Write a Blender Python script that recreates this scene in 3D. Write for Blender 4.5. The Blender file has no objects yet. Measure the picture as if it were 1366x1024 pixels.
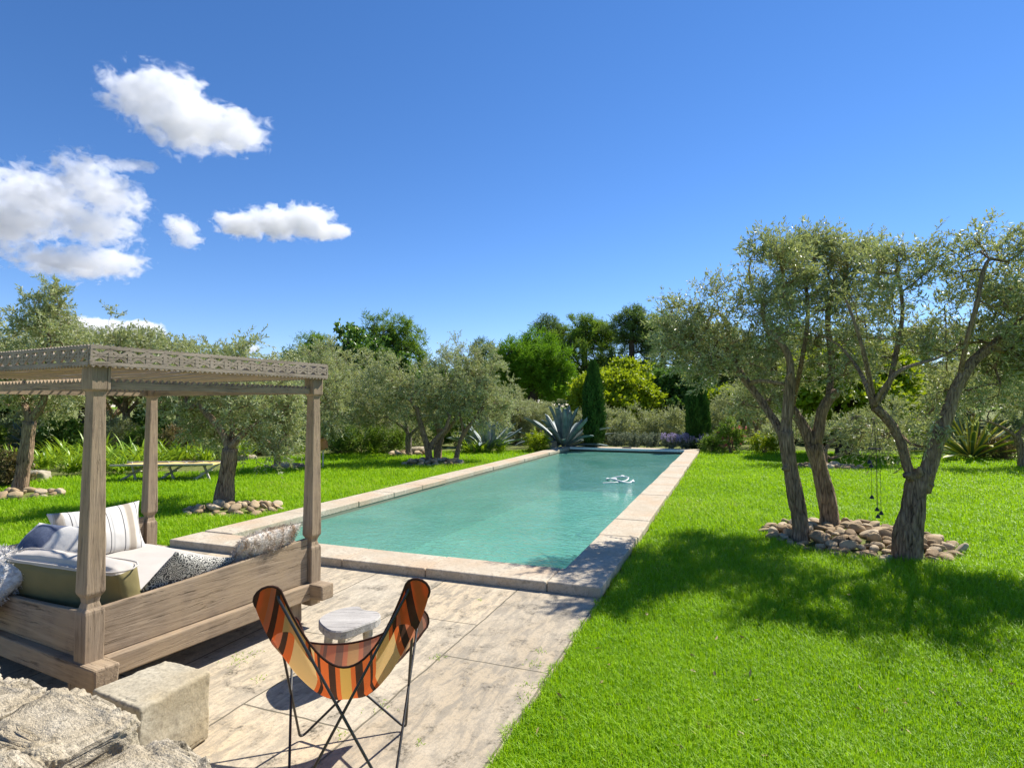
import bpy, bmesh, math, random
import numpy as np
from mathutils import Vector, Matrix, noise as mnoise
R = math.radians
random.seed(7)
RNG = np.random.default_rng(11)
scene = bpy.context.scene
COL = scene.collection

# ---------------------------------------------------------------- camera, sky, sun, exposure
FPX, CU, CV, CAM_H, PITCH = 768.0, 683.0, 512.0, 1.75, R(2.16)
cam_data = bpy.data.cameras.new('camera')
cam_data.sensor_width = 36.0
cam_data.lens = 36.0 * FPX / 1366.0
cam_data.clip_start, cam_data.clip_end = 0.05, 12000.0
cam = bpy.data.objects.new('camera', cam_data)
cam.location = (0, 0, CAM_H)
cam.rotation_euler = (R(90) + PITCH, 0, 0)
COL.objects.link(cam)
scene.camera = cam

SUN_AZ, SUN_EL = R(50), R(48)          # azimuth clockwise from the view direction (+Y)
world = bpy.data.worlds.new('World')
scene.world = world
world.use_nodes = True
wn = world.node_tree
sky = wn.nodes.new('ShaderNodeTexSky')
sky.sky_type = 'NISHITA'
sky.sun_disc = False
sky.sun_elevation, sky.sun_rotation = SUN_EL, SUN_AZ
sky.altitude, sky.air_density, sky.dust_density, sky.ozone_density = 1600, 1.0, 0.0, 4.5
hs = wn.nodes.new('ShaderNodeHueSaturation'); hs.inputs['Saturation'].default_value = 1.19
wn.links.new(sky.outputs[0], hs.inputs['Color']); tint = wn.nodes.new('ShaderNodeMix'); tint.data_type, tint.blend_type = 'RGBA', 'MULTIPLY'; tint.inputs[0].default_value = 1.0; tint.inputs[7].default_value = (1.06, .93, .98, 1)
wn.links.new(hs.outputs[0], tint.inputs[6]); wn.links.new(tint.outputs[2], wn.nodes['Background'].inputs[0])
wn.nodes['Background'].inputs[1].default_value = 0.087
sd = bpy.data.lights.new('sun', 'SUN')
sd.energy, sd.angle, sd.color = 4.2, R(0.53), (1.0, 0.95, 0.87)
sun = bpy.data.objects.new('sun', sd)
sdir = Vector((math.sin(SUN_AZ) * math.cos(SUN_EL), math.cos(SUN_AZ) * math.cos(SUN_EL), math.sin(SUN_EL)))
sun.rotation_euler = sdir.to_track_quat('Z', 'Y').to_euler()
sun.location = sdir * 60
COL.objects.link(sun)
scene.view_settings.view_transform = 'Standard'
scene.view_settings.look = 'None'
scene.view_settings.exposure = 1.03
scene.view_settings.gamma = 1.0
scene.view_settings.use_curve_mapping = False
cy = scene.cycles
cy.max_bounces, cy.diffuse_bounces, cy.glossy_bounces, cy.transmission_bounces = 10, 3, 3, 4
cy.transparent_max_bounces, cy.volume_bounces = 12, 14
cy.use_denoising = True
cy.caustics_reflective = cy.caustics_refractive = False

# ---------------------------------------------------------------- photo pixel -> ground helpers
def ray(u, v):
    x, z = (u - CU) / FPX, (CV - v) / FPX
    c, s = math.cos(PITCH), math.sin(PITCH)
    return np.array([x, c - z * s, s + z * c])
def W(u, v, D):                        # point seen at pixel u,v at distance D along the ground axis
    r = ray(u, v)
    return np.array([0, 0, CAM_H]) + r * (D / r[1])
def G(u, v, z=0.0):                    # point of height z seen at pixel u,v
    r = ray(u, v)
    return np.array([0, 0, CAM_H]) + r * ((z - CAM_H) / r[2])

# ---------------------------------------------------------------- object helpers
def link(o, parent=None):
    COL.objects.link(o)
    if parent is not None: o.parent = parent
    return o
def tag(o, label, cat, group=None, kind=None):
    if label: o['label'] = label
    if cat: o['category'] = cat
    if group: o['group'] = group
    if kind: o['kind'] = kind
    return o
def empty(name, loc, rz=0.0, label=None, cat=None, group=None, scale=1.0):
    o = bpy.data.objects.new(name, None)
    o.empty_display_size = 0.2
    o.location, o.rotation_euler = loc, (0, 0, rz)
    o.scale = (scale,) * 3 if not hasattr(scale, '__len__') else scale
    return tag(link(o), label, cat, group)
def copy_tree(o, parent=None):
    c = o.copy(); COL.objects.link(c)
    if parent is not None: c.parent = parent
    for ch in list(o.children):
        copy_tree(ch, c)
    return c
def np_mesh(name, verts, faces, mats, midx=None, attrs=None, smooth=False):
    """verts (N,3); faces: list of (M,k) int arrays."""
    me = bpy.data.meshes.new(name)
    verts = np.asarray(verts, dtype=np.float32)
    faces = [np.asarray(f, dtype=np.int32) for f in faces if len(f)]
    me.vertices.add(len(verts)); me.vertices.foreach_set('co', verts.ravel())
    loops = np.concatenate([f.ravel() for f in faces])
    tot = np.concatenate([np.full(len(f), f.shape[1], dtype=np.int32) for f in faces])
    start = np.concatenate([[0], np.cumsum(tot)[:-1]]).astype(np.int32)
    me.loops.add(len(loops)); me.loops.foreach_set('vertex_index', loops)
    me.polygons.add(len(tot)); me.polygons.foreach_set('loop_start', start)
    for m in (mats if isinstance(mats, (list, tuple)) else [mats]): me.materials.append(m)
    if midx is not None: me.polygons.foreach_set('material_index', np.asarray(midx, dtype=np.int32))
    me.polygons.foreach_set('use_smooth', np.full(len(tot), bool(smooth)))
    for k, (dom, arr) in (attrs or {}).items():
        a = me.attributes.new(k, 'FLOAT', dom); a.data.foreach_set('value', np.asarray(arr, dtype=np.float32))
    me.update(calc_edges=True); me.validate()
    return me
def np_obj(name, verts, faces, mats, parent=None, **k):
    return link(bpy.data.objects.new(name, np_mesh(name, verts, faces, mats, **k)), parent)
class MB:                               # collects shapes into one mesh
    def __init__(s): s.v, s.f, s.n = [], {}, 0
    def add(s, v, faces):
        v = np.asarray(v, float); s.v.append(v)
        for f in faces:
            f = np.asarray(f, int)
            if len(f): s.f.setdefault(f.shape[1], []).append(f + s.n)
        s.n += len(v)
    def box(s, lo, hi, jit=0.0, M=None):
        lo, hi = np.array(lo, float), np.array(hi, float)
        v = np.array([[(lo, hi)[i][0], (lo, hi)[j][1], (lo, hi)[k][2]] for i in (0, 1) for j in (0, 1) for k in (0, 1)])
        if jit: v = v + RNG.normal(0, jit, v.shape)
        if M is not None: v = v @ np.array(M)[:3, :3].T + np.array(M)[:3, 3]
        s.add(v, [[[0, 1, 3, 2], [4, 6, 7, 5], [0, 4, 5, 1], [2, 3, 7, 6], [0, 2, 6, 4], [1, 5, 7, 3]]])
    def bar(s, a, b, w, h, up=(0, 0, 1)):   # rectangular bar from a to b
        a, b, up = Vector(a), Vector(b), Vector(up)
        d = (b - a).normalized(); sx = d.cross(up)
        if sx.length < 1e-4: sx = d.cross(Vector((1, 0, 0)))
        sx.normalize(); sz = sx.cross(d)
        v = [p + sx * i * w / 2 + sz * j * h / 2 for p in (a, b) for i in (-1, 1) for j in (-1, 1)]
        s.add([list(q) for q in v], [[[0, 1, 3, 2], [4, 6, 7, 5], [0, 4, 5, 1], [2, 3, 7, 6], [0, 2, 6, 4], [1, 5, 7, 3]]])
    def tube(s, pts, rad, n=8, cap=True):
        v, f = tube_np(np.asarray(pts, float), np.broadcast_to(np.asarray(rad, float), (len(pts),)), n)
        s.add(v, [f])
        if cap:
            s.add(v[:n], [[list(range(n))[::-1]]]); s.add(v[-n:], [[list(range(n))]])
    def build(s, name, mat, parent=None, bevel=0.0, smooth=False, segs=2, **k):
        o = np_obj(name, np.concatenate(s.v), [np.concatenate(x) for x in s.f.values()], mat, parent, smooth=smooth, **k)
        if bevel:
            m = o.modifiers.new('bevel', 'BEVEL'); m.width, m.segments, m.limit_method, m.angle_limit = bevel, segs, 'ANGLE', R(35)
        return o
def tube_np(P, r, n, ridges=0.0, seed=0):
    m = len(P)
    T = np.gradient(P, axis=0); T /= np.linalg.norm(T, axis=1, keepdims=True) + 1e-9
    N = np.zeros_like(P)
    a = np.array([1.0, 0, 0]) if abs(T[0][0]) < 0.8 else np.array([0, 1.0, 0])
    N[0] = a - T[0] * a.dot(T[0]); N[0] /= np.linalg.norm(N[0])
    for i in range(1, m):
        q = N[i - 1] - T[i] * N[i - 1].dot(T[i]); N[i] = q / (np.linalg.norm(q) + 1e-9)
    B = np.cross(T, N)
    th = np.linspace(0, 2 * np.pi, n, endpoint=False)
    rr = np.repeat(r[:, None], n, 1)
    if ridges:
        g = np.random.default_rng(seed)
        s = np.arange(m)[:, None] / max(m - 1, 1)
        k = sum(a_ * np.cos(q * th[None] + ph + tw * s * 3) for a_, q, ph, tw in
                [(1.0, 3, g.uniform(0, 6), g.normal()), (.8, 5, g.uniform(0, 6), g.normal()), (.5, 8, g.uniform(0, 6), g.normal())])
        rr = rr * (1 + ridges * k + g.normal(0, ridges * .35, (m, n)))
    v = P[:, None] + rr[..., None] * (np.cos(th)[None, :, None] * N[:, None] + np.sin(th)[None, :, None] * B[:, None])
    i = np.arange(m - 1)[:, None] * n + np.arange(n)[None]
    j = np.arange(m - 1)[:, None] * n + (np.arange(n)[None] + 1) % n
    return v.reshape(-1, 3), np.stack([i, j, j + n, i + n], -1).reshape(-1, 4)
def smooth_path(pts, step=0.05, close=False):
    P = np.asarray(pts, float)
    if len(P) < 3: 
        n = max(2, int(np.linalg.norm(P[1] - P[0]) / step)); t = np.linspace(0, 1, n)[:, None]; return P[0] * (1 - t) + P[1] * t
    Q = np.vstack([P[-1], P, P[0], P[1]]) if close else np.vstack([2 * P[0] - P[1], P, 2 * P[-1] - P[-2]])
    out = []
    for i in range(len(Q) - 3):
        a, b, c, d = Q[i:i + 4]
        n = max(2, int(np.linalg.norm(c - b) / step))
        t = np.linspace(0, 1, n, endpoint=False)[:, None]
        out.append(.5 * (2 * b + (c - a) * t + (2 * a - 5 * b + 4 * c - d) * t ** 2 + (3 * b - a - 3 * c + d) * t ** 3))
    if not close: out.append(P[-1:])
    return np.vstack(out)
def vnoise(P, scale, seed=0):           # cheap vector fbm noise in numpy, about -1..1
    out, amp = 0, 1.0
    for o in range(3):
        g = np.random.default_rng(seed + o * 17)
        Rm = np.linalg.qr(g.normal(size=(3, 3)))[0]
        X = (P @ Rm) * scale * 2 ** o + g.uniform(0, 9, 3)
        out = out + amp * (np.sin(X[:, 0] + 1.7 * np.sin(X[:, 1] * .7)) * np.cos(X[:, 1] * 1.1 + 1.3 * np.sin(X[:, 2])) + np.sin(X[:, 2] * 1.2 + X[:, 0] * .6)) * .5
        amp *= .5
    return out

# ---------------------------------------------------------------- materials
class NT:
    def __init__(s, name):
        s.m = bpy.data.materials.new(name); s.m.use_nodes = True
        s.t = s.m.node_tree; s.t.nodes.clear()
        s.out = s.n('ShaderNodeOutputMaterial')
    def n(s, typ, **k):
        nd = s.t.nodes.new(typ)
        for a, b in k.items():
            if a.startswith('i_'):
                key = a[2:]; key = int(key) if key.isdigit() else key.replace('_', ' ')
                s.set(nd.inputs[key], b)
            else: setattr(nd, a, b)
        return nd
    def set(s, inp, val):
        if isinstance(val, bpy.types.NodeSocket): s.t.links.new(val, inp)
        elif isinstance(val, bpy.types.Node): s.t.links.new(val.outputs[0], inp)
        else:
            if inp.type == 'RGBA' and len(val) == 3: val = (*val, 1)
            inp.default_value = val
    def math(s, op, a, b=0.0, c=0.0, clamp=False):
        nd = s.n('ShaderNodeMath', operation=op, use_clamp=clamp)
        s.set(nd.inputs[0], a); s.set(nd.inputs[1], b); s.set(nd.inputs[2], c)
        return nd.outputs[0]
    def mix(s, f, a, b, blend='MIX'):
        nd = s.n('ShaderNodeMix', data_type='RGBA', blend_type=blend)
        s.set(nd.inputs[0], f); s.set(nd.inputs[6], a); s.set(nd.inputs[7], b)
        return nd.outputs[2]
    def ramp(s, f, stops, interp='LINEAR'):
        nd = s.n('ShaderNodeValToRGB'); cr = nd.color_ramp; cr.interpolation = interp
        while len(cr.elements) < len(stops): cr.elements.new(1.0)
        for e, (p, c) in zip(cr.elements, stops):
            e.position = p; e.color = (*c, 1) if len(c) == 3 else c
        s.set(nd.inputs[0], f); return nd.outputs[0]
    def coord(s, kind='Object', scale=(1, 1, 1), rot=(0, 0, 0)):
        tc = s.n('ShaderNodeTexCoord'); mp = s.n('ShaderNodeMapping', i_Scale=scale, i_Rotation=rot)
        s.t.links.new(tc.outputs[kind], mp.inputs[0]); return mp.outputs[0]
    def noise(s, vec, scale, detail=4.0, rough=.55, dist=0.0):
        nd = s.n('ShaderNodeTexNoise', i_Scale=scale, i_Detail=detail, i_Roughness=rough, i_Distortion=dist)
        if vec is not None: s.set(nd.inputs['Vector'], vec)
        return nd.outputs[0]
    def bump(s, h, strength=.4, dist=.02, normal=None):
        nd = s.n('ShaderNodeBump', i_Strength=strength, i_Distance=dist, i_Height=h)
        if normal is not None: s.set(nd.inputs['Normal'], normal)
        return nd.outputs[0]
    def pbr(s, col, rough=.7, normal=None, spec=.4, metal=0.0):
        nd = s.n('ShaderNodeBsdfPrincipled')
        s.set(nd.inputs['Base Color'], col); s.set(nd.inputs['Roughness'], rough)
        s.set(nd.inputs['Specular IOR Level'], spec); s.set(nd.inputs['Metallic'], metal)
        if normal is not None: s.set(nd.inputs['Normal'], normal)
        return nd
    def done(s, sh, vol=None):
        if sh is not None: s.t.links.new(sh.outputs[0], s.out.inputs[0])
        if vol is not None: s.t.links.new(vol.outputs[0], s.out.inputs[1])
        return s.m
def leaf_mat(name, a, b, back=None, trans=.3, tcol=None, rough=.5, spec=.35):
    n = NT(name)
    at = n.n('ShaderNodeAttribute', attribute_name='rnd').outputs['Fac']
    cl = n.n('ShaderNodeAttribute', attribute_name='clump').outputs['Fac']
    f = n.math('ADD', n.math('MULTIPLY', at, .5), n.math('MULTIPLY', cl, .5))
    col = n.ramp(f, [(.12, a), (.88, b)])
    if back is not None:
        geo = n.n('ShaderNodeNewGeometry'); col2 = n.mix(geo.outputs['Backfacing'], col, back)
    else: col2 = col
    p = n.pbr(col2, rough, spec=spec)
    tr = n.n('ShaderNodeBsdfTranslucent'); n.set(tr.inputs[0], n.mix(.6, col, tcol) if tcol else col)
    mx = n.n('ShaderNodeMixShader'); mx.inputs[0].default_value = trans
    n.t.links.new(p.outputs[0], mx.inputs[1]); n.t.links.new(tr.outputs[0], mx.inputs[2])
    return n.done(mx)
def bark_mat(name, dark, light, scale=1.0):
    n = NT(name)
    c = n.coord('Object', (9 * scale, 9 * scale, 1.6 * scale))
    a = n.noise(c, 3.0, 6, .65, .6); b = n.noise(n.coord('Object'), 2.2, 3)
    w = n.n('ShaderNodeTexVoronoi', feature='DISTANCE_TO_EDGE', i_Scale=3.2); n.set(w.inputs['Vector'], c)
    h = n.math('ADD', a, n.math('MULTIPLY', w.outputs[0], .8))
    col = n.ramp(n.math('ADD', n.math('MULTIPLY', h, .7), n.math('MULTIPLY', b, .3)), [(.38, tuple(q * .6 for q in dark)), (.5, tuple((p_ + q) * .42 for p_, q in zip(dark, light))), (.74, light)])
    return n.done(n.pbr(col, .9, n.bump(h, 1.0, .05), .15))
M = {}
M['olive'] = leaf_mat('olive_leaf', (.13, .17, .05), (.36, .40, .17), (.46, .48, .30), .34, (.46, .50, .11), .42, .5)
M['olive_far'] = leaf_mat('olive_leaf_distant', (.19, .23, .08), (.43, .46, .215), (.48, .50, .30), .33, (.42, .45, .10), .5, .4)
M['pine'] = leaf_mat('pine_needles', (.08, .155, .018), (.21, .32, .04), None, .38, (.3, .45, .03), .6, .25)
M['pine_dark'] = leaf_mat('dark_pine_needles', (.06, .11, .03), (.16, .235, .065), None, .35, (.22, .33, .05), .6, .25)
M['stone_pine'] = leaf_mat('stone_pine_needles', (.09, .21, .012), (.20, .37, .02), None, .38, (.22, .4, .01), .6, .25)
M['broad'] = leaf_mat('broad_leaf', (.06, .125, .02), (.18, .30, .05), None, .38, (.14, .26, .02), .4, .5)
M['lime'] = leaf_mat('yellow_green_leaf', (.16, .25, .008), (.38, .45, .02), None, .42, (.42, .50, .01), .5, .3)
M['cypress'] = leaf_mat('cypress_scale', (.026, .075, .012), (.075, .16, .022), None, .12, (.06, .14, .01), .7, .2)
M['lily'] = leaf_mat('strap_leaf', (.13, .25, .012), (.30, .44, .03), None, .35, (.45, .58, .02), .4, .4)
M['shrub'] = leaf_mat('shrub_leaf', (.10, .19, .02), (.27, .37, .055), None, .35, (.2, .3, .02), .5, .3)
M['redshrub'] = leaf_mat('reddish_shrub_leaf', (.10, .12, .03), (.26, .17, .08), None, .25, (.3, .22, .06), .5, .3)
M['lavender'] = leaf_mat('lavender_flower', (.32, .26, .42), (.56, .48, .66), None, .25, (.4, .3, .5), .7, .2)
M['lavstem'] = leaf_mat('lavender_stem', (.14, .17, .10), (.28, .30, .20), None, .2, (.25, .3, .15), .7, .2)
M['pink'] = leaf_mat('pink_flower', (.55, .08, .14), (.75, .25, .22), None, .3, (.8, .2, .2), .6, .2)
M['grass'] = leaf_mat('grass_blade', (.15, .325, .005), (.36, .56, .014), None, .42, (.43, .68, .006), .5, .25)
cr_ = next(x for x in M['grass'].node_tree.nodes if x.type == 'VALTORGB').color_ramp; cr_.elements[1].position = .80; e_ = cr_.elements.new(.97); e_.color = (.50, .44, .13, 1)
M['bark'] = bark_mat('olive_bark', (.07, .042, .024), (.46, .32, .20))
M['bark_pale'] = bark_mat('pale_olive_bark', (.07, .055, .042), (.32, .27, .21))
M['bark_dark'] = bark_mat('pine_bark', (.025, .019, .015), (.11, .085, .065), .5)

def wood_mat(name, dark, light, axis='x', warm=None, scale=1.0):
    n = NT(name)
    st = {'x': (1.2, 22, 22), 'y': (22, 1.2, 22), 'z': (22, 22, 1.2)}[axis]
    c = n.coord('Object', tuple(q * scale for q in st))
    g = n.noise(c, 1.6, 8, .7, 1.2); big = n.noise(n.coord('Object', (2.2,) * 3), 1.5, 4, .6)
    crack = n.noise(n.coord('Object', tuple(q * scale * .55 for q in st)), 3.5, 5, .8, .4)
    ck = n.ramp(crack, [(.30, (0, 0, 0)), (.42, (1, 1, 1))])
    col = n.ramp(n.math('ADD', n.math('MULTIPLY', g, .65), n.math('MULTIPLY', big, .35)), [(.28, dark), (.52, tuple((a + b) / 2 for a, b in zip(dark, light))), (.72, light)])
    if warm: col = n.mix(n.ramp(big, [(.42, (0, 0, 0)), (.62, (.75,) * 3)]), col, warm)
    col = n.mix(n.ramp(ck, [(0, (.72,) * 3), (1, (0, 0, 0))]), col, tuple(q * .35 for q in dark))
    h = n.math('ADD', n.math('MULTIPLY', g, .6), n.math('MULTIPLY', ck, .5))
    return n.done(n.pbr(col, .85, n.bump(h, .8, .010), .2))
WD = ((.115, .078, .046), (.50, .39, .275))
for ax in 'xyz': M['wood_' + ax] = wood_mat('weathered_wood_' + ax, *WD, ax, (.34, .25, .155))
M['fret'] = wood_mat('fretwork_wood', (.17, .135, .10), (.47, .39, .31), 'x')
M['grey_wood'] = wood_mat('grey_stool_wood', (.24, .22, .20), (.58, .55, .50), 'x')
M['pale_wood'] = wood_mat('pale_slat_wood', (.30, .27, .22), (.62, .58, .50), 'x')

def limestone(name, base, light, dark, rust=(.42, .30, .16), scale=1.0, lichen=.6, bump=.7, disp=.02):
    n = NT(name)
    c = n.coord('Object', (scale,) * 3)
    a = n.noise(c, 2.2, 8, .62, .3); b = n.noise(c, 14.0, 6, .72); d = n.noise(c, 60.0, 3, .6); e = n.noise(c, .8, 3, .5)
    col = n.ramp(a, [(.3, base), (.66, light)])
    col = n.mix(n.ramp(e, [(.48, (0, 0, 0)), (.68, (.55,) * 3)]), col, rust)
    spots = n.math('MULTIPLY', n.ramp(b, [(.47, (0, 0, 0)), (.64, (1, 1, 1))]), n.ramp(a, [(.35, (0, 0, 0)), (.6, (1, 1, 1))]))
    col = n.mix(n.math('MULTIPLY', spots, lichen), col, dark)
    col = n.mix(n.ramp(d, [(.3, (.35,) * 3), (.55, (0, 0, 0))]), col, dark)
    h = n.math('ADD', n.math('ADD', n.math('MULTIPLY', a, 1.0), n.math('MULTIPLY', b, .6)), n.math('MULTIPLY', d, .25))
    return n.done(n.pbr(col, .9, n.bump(h, bump, disp), .2))
M['limestone'] = limestone('rough_limestone', (.40, .33, .22), (.64, .56, .42), (.09, .075, .05), (.48, .35, .16), 2.2, .85, 1.0, .03)
M['block'] = limestone('cut_limestone', (.34, .29, .20), (.50, .45, .34), (.13, .11, .08), (.40, .29, .13), 1.3, .5, .5, .012)
GRASS_N = 900000
# ================================================================ SETTING: ground, terrace, pool
PA = R(20.8)
DV = np.array([math.sin(PA), math.cos(PA), 0]); RV = np.array([math.cos(PA), -math.sin(PA), 0])
PO = G(802.5, 797.5); PO[2] = 0
PWID, PLEN, CW = 5.45, 18.0, 0.50
def P(r, q, z=0.0): return PO + r * RV + q * DV + np.array([0, 0, z])
def to_pool(X): D_ = X[..., :2] - PO[:2]; return D_ @ RV[:2], D_ @ DV[:2]
def pool_obj(mb, name, mat, kind='structure', **k):
    o = mb.build(name, mat, **k); o.location = PO; o.rotation_euler = (0, 0, -PA); o['kind'] = kind; return o

# lawn ground sheet with a hole for the basin (pool-frame coordinates)
n = NT('lawn_ground')
c = n.coord('Object')
a = n.noise(c, 1.3, 6, .6); b = n.noise(c, 35, 4, .7); e = n.noise(c, .28, 3)
col = n.ramp(n.math('ADD', n.math('MULTIPLY', a, .45), n.math('MULTIPLY', b, .55)), [(.32, (.035, .08, .005)), (.66, (.22, .36, .014))])
col = n.mix(n.ramp(e, [(.45, (0, 0, 0)), (.7, (.35,) * 3)]), col, (.28, .37, .03))
M['lawn'] = n.done(n.pbr(col, .9, n.bump(b, .8, .03), .1))
n = NT('garden_soil')
c = n.coord('Object')
col = n.ramp(n.noise(c, 9, 6, .7), [(.3, (.07, .065, .025)), (.5, (.15, .17, .05)), (.72, (.22, .26, .07))])
M['soil'] = n.done(n.pbr(col, .95, n.bump(n.noise(c, 30, 4), .8, .04), .1))
B = 900.0; h0, h1, q0, q1 = -PWID + .3, -.3, .3, PLEN - .3
mb = MB()
for lo, hi in (((-B, -B), (B, q0)), ((-B, q1), (B, B)), ((-B, q0), (h0, q1)), ((h1, q0), (B, q1))):
    mb.add([(lo[0], lo[1], 0), (hi[0], lo[1], 0), (hi[0], hi[1], 0), (lo[0], hi[1], 0)], [[[0, 1, 2, 3]]])
o = pool_obj(mb, 'lawn', M['lawn']); o.location = PO + np.array([0, 0, -.03])

# planted beds: soil sheets just above the lawn sheet
def sheet(name, poly, z, mat, kind='structure'):
    return tag(np_obj(name, [(p[0], p[1], z) for p in poly], [[list(range(len(poly)))]], mat), None, None, None, kind)
far_edge = [(-300, 300), (-300, 11.0), (-16, 12.5), tuple(G(0, 641)[:2]), tuple(G(130, 634)[:2]), tuple(G(290, 628)[:2]), tuple(G(335, 612)[:2]),
            tuple(G(430, 605)[:2]), tuple(G(560, 601.5)[:2]), tuple(G(690, 601)[:2]), tuple(P(-PWID - .3, PLEN + .2)[:2]), tuple(P(.4, PLEN + .4)[:2]),
            tuple(G(1020, 601)[:2]), tuple(G(1130, 600)[:2]), (30, 23.5), (300, 30), (300, 300)]
sheet('planting_bed', far_edge[::-1], -.024, M['soil'])
def inside(poly, X):
    x, y = X[:, 0], X[:, 1]; ins = np.zeros(len(X), bool); q = np.array(poly)
    for i in range(len(q)):
        x1, y1 = q[i]; x2, y2 = q[i - 1]
        ins ^= ((y1 > y) != (y2 > y)) & (x < (x2 - x1) * (y - y1) / (y2 - y1 + 1e-12) + x1)
    return ins

# terrace: worn limestone slabs laid in rows along the pool's axis
n = NT('terrace_slabs')
c = n.coord('Object', (1, 1, 1), (0, 0, R(90)))
wob = n.noise(n.coord('Object'), 2.5, 3)
cw = n.n('ShaderNodeVectorMath', operation='ADD'); n.set(cw.inputs[0], c)
sc_ = n.n('ShaderNodeVectorMath', operation='SCALE'); nz = n.n('ShaderNodeTexNoise', i_Scale=3.0, i_Detail=3.0); n.set(nz.inputs['Vector'], n.coord('Object'))
n.set(sc_.inputs[0], nz.outputs['Color']); sc_.inputs['Scale'].default_value = .03; n.set(cw.inputs[1], sc_.outputs[0])
br = n.n('ShaderNodeTexBrick', offset=.37, i_Scale=1.0, i_Mortar_Size=.007, i_Mortar_Smooth=.4, i_Bias=0.0, i_Brick_Width=1.6, i_Row_Height=.78)
n.set(br.inputs['Vector'], cw.outputs[0]); n.set(br.inputs['Color1'], (0, 0, 0)); n.set(br.inputs['Color2'], (1, 1, 1)); n.set(br.inputs['Mortar'], (.5, .5, .5))
tone = br.outputs['Color']; joint = br.outputs['Fac']
a = n.noise(n.coord('Object'), 1.1, 6, .62, .5); s1 = n.noise(n.coord('Object', (5, 1.3, 1)), 3.2, 8, .72, .6); s2 = n.noise(n.coord('Object'), 38, 5, .7); s3 = n.noise(n.coord('Object'), 5.5, 7, .68, .4)
col = n.ramp(tone, [(0, (.39, .315, .215)), (.5, (.49, .41, .29)), (1, (.53, .42, .275))])
col = n.mix(n.ramp(a, [(.40, (0, 0, 0)), (.66, (.55,) * 3)]), col, (.53, .475, .375))
grey = n.math('MULTIPLY', n.ramp(s1, [(.45, (0, 0, 0)), (.57, (1, 1, 1))]), n.ramp(a, [(.30, (1, 1, 1)), (.76, (.25,) * 3)]))
col = n.mix(n.math('MULTIPLY', grey, .75), col, (.21, .19, .155))
col = n.mix(n.math('MULTIPLY', n.ramp(s3, [(.52, (0, 0, 0)), (.66, (1, 1, 1))]), n.ramp(s2, [(.42, (0, 0, 0)), (.56, (1, 1, 1))])), col, (.10, .088, .065))
col = n.mix(n.ramp(s2, [(.34, (.5,) * 3), (.5, (0, 0, 0))]), col, (.22, .20, .165))
col = n.mix(n.ramp(joint, [(.2, (0, 0, 0)), (.9, (.85,) * 3)]), col, (.12, .105, .07))
h = n.math('ADD', n.math('MULTIPLY', s1, .5), n.math('MULTIPLY', s2, .35)); h = n.math('SUBTRACT', n.math('ADD', h, n.math('MULTIPLY', a, .8)), n.math('MULTIPLY', joint, .9))
M['terrace'] = n.done(n.pbr(col, .9, n.bump(h, .75, .012), .2))
TL = -5.9
mb = MB(); mb.box((TL, -9, -.06), (-.0, .03, 0.0)); pool_obj(mb, 'terrace', M['terrace'], bevel=.012)

# pool coping: separate heavy slabs round the basin
M['coping'] = limestone('coping_stone', (.42, .345, .245), (.59, .515, .395), (.17, .14, .10), (.52, .35, .21), 1.6, .62, .6, .012)
top, bot = .09, -.012
mb = MB()
def slab_row(a0, a1, lo, hi, along):
    t = a0
    while t < a1 - .02:
        L = min(random.uniform(1.0, 1.7), a1 - t)
        if a1 - t - L < .5: L = a1 - t
        lo_, hi_ = [0, 0, bot], [0, 0, top + random.uniform(-.004, .004)]
        k = 1 if along == 'q' else 0
        lo_[k], hi_[k] = t + .003, t + L - .003
        lo_[1 - k], hi_[1 - k] = lo + random.uniform(-.01, .01), hi + random.uniform(-.012, .012)
        seg = MB(); seg.box(lo_, hi_); 
        mb.add(np.concatenate(seg.v), [seg.f[4][0]])
        t += L
slab_row(-PWID, 0, 0, CW, 'r')                       # near end
slab_row(CW + .004, PLEN - .75, -CW, 0, 'q')          # right side
slab_row(CW + .004, PLEN - .75, -PWID, -PWID + CW, 'q')   # left side
slab_row(-PWID, 0, PLEN - .745, PLEN, 'r')            # far end over the cover box
co = pool_obj(mb, 'pool_coping', M['coping'], bevel=.016, segs=3)
mb = MB()
for lo, hi in (((-PWID + .03, .035, -.07), (-.03, CW - .03, bot - .001)), ((-.46, CW - .02, -.07), (-.035, PLEN - .05, bot - .001)), ((-PWID + .035, CW - .02, -.07), (-PWID + .46, PLEN - .05, bot - .001))):
    mb.box(lo, hi)
pool_obj(mb, 'coping_bed', M['block'])

# basin
n = NT('pool_plaster')
c = n.coord('Object'); sep = n.n('ShaderNodeSeparateXYZ'); n.set(sep.inputs[0], c)
a = n.noise(c, 1.2, 5, .6); b = n.noise(c, 9, 4, .6)
col = n.ramp(n.math('ADD', n.math('MULTIPLY', a, .6), n.math('MULTIPLY', b, .4)), [(.3, (.36, .47, .38)), (.7, (.52, .62, .52))])
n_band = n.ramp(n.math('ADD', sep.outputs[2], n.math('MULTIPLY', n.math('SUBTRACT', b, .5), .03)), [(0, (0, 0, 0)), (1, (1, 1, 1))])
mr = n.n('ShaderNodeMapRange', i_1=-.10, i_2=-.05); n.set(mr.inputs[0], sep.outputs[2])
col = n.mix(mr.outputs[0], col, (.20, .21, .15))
M['plaster'] = n.done(n.pbr(col, .8, None, .2))
x0, x1, y0, y1, zb = -PWID + CW - .004, -CW + .004, CW - .004, PLEN - .72, -1.35
mb = MB()
v = [(x0, y0, bot), (x1, y0, bot), (x1, y1, bot), (x0, y1, bot), (x0, y0, zb * .75), (x1, y0, zb * .75), (x1, y1, zb * 1.1), (x0, y1, zb * 1.1)]
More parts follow.
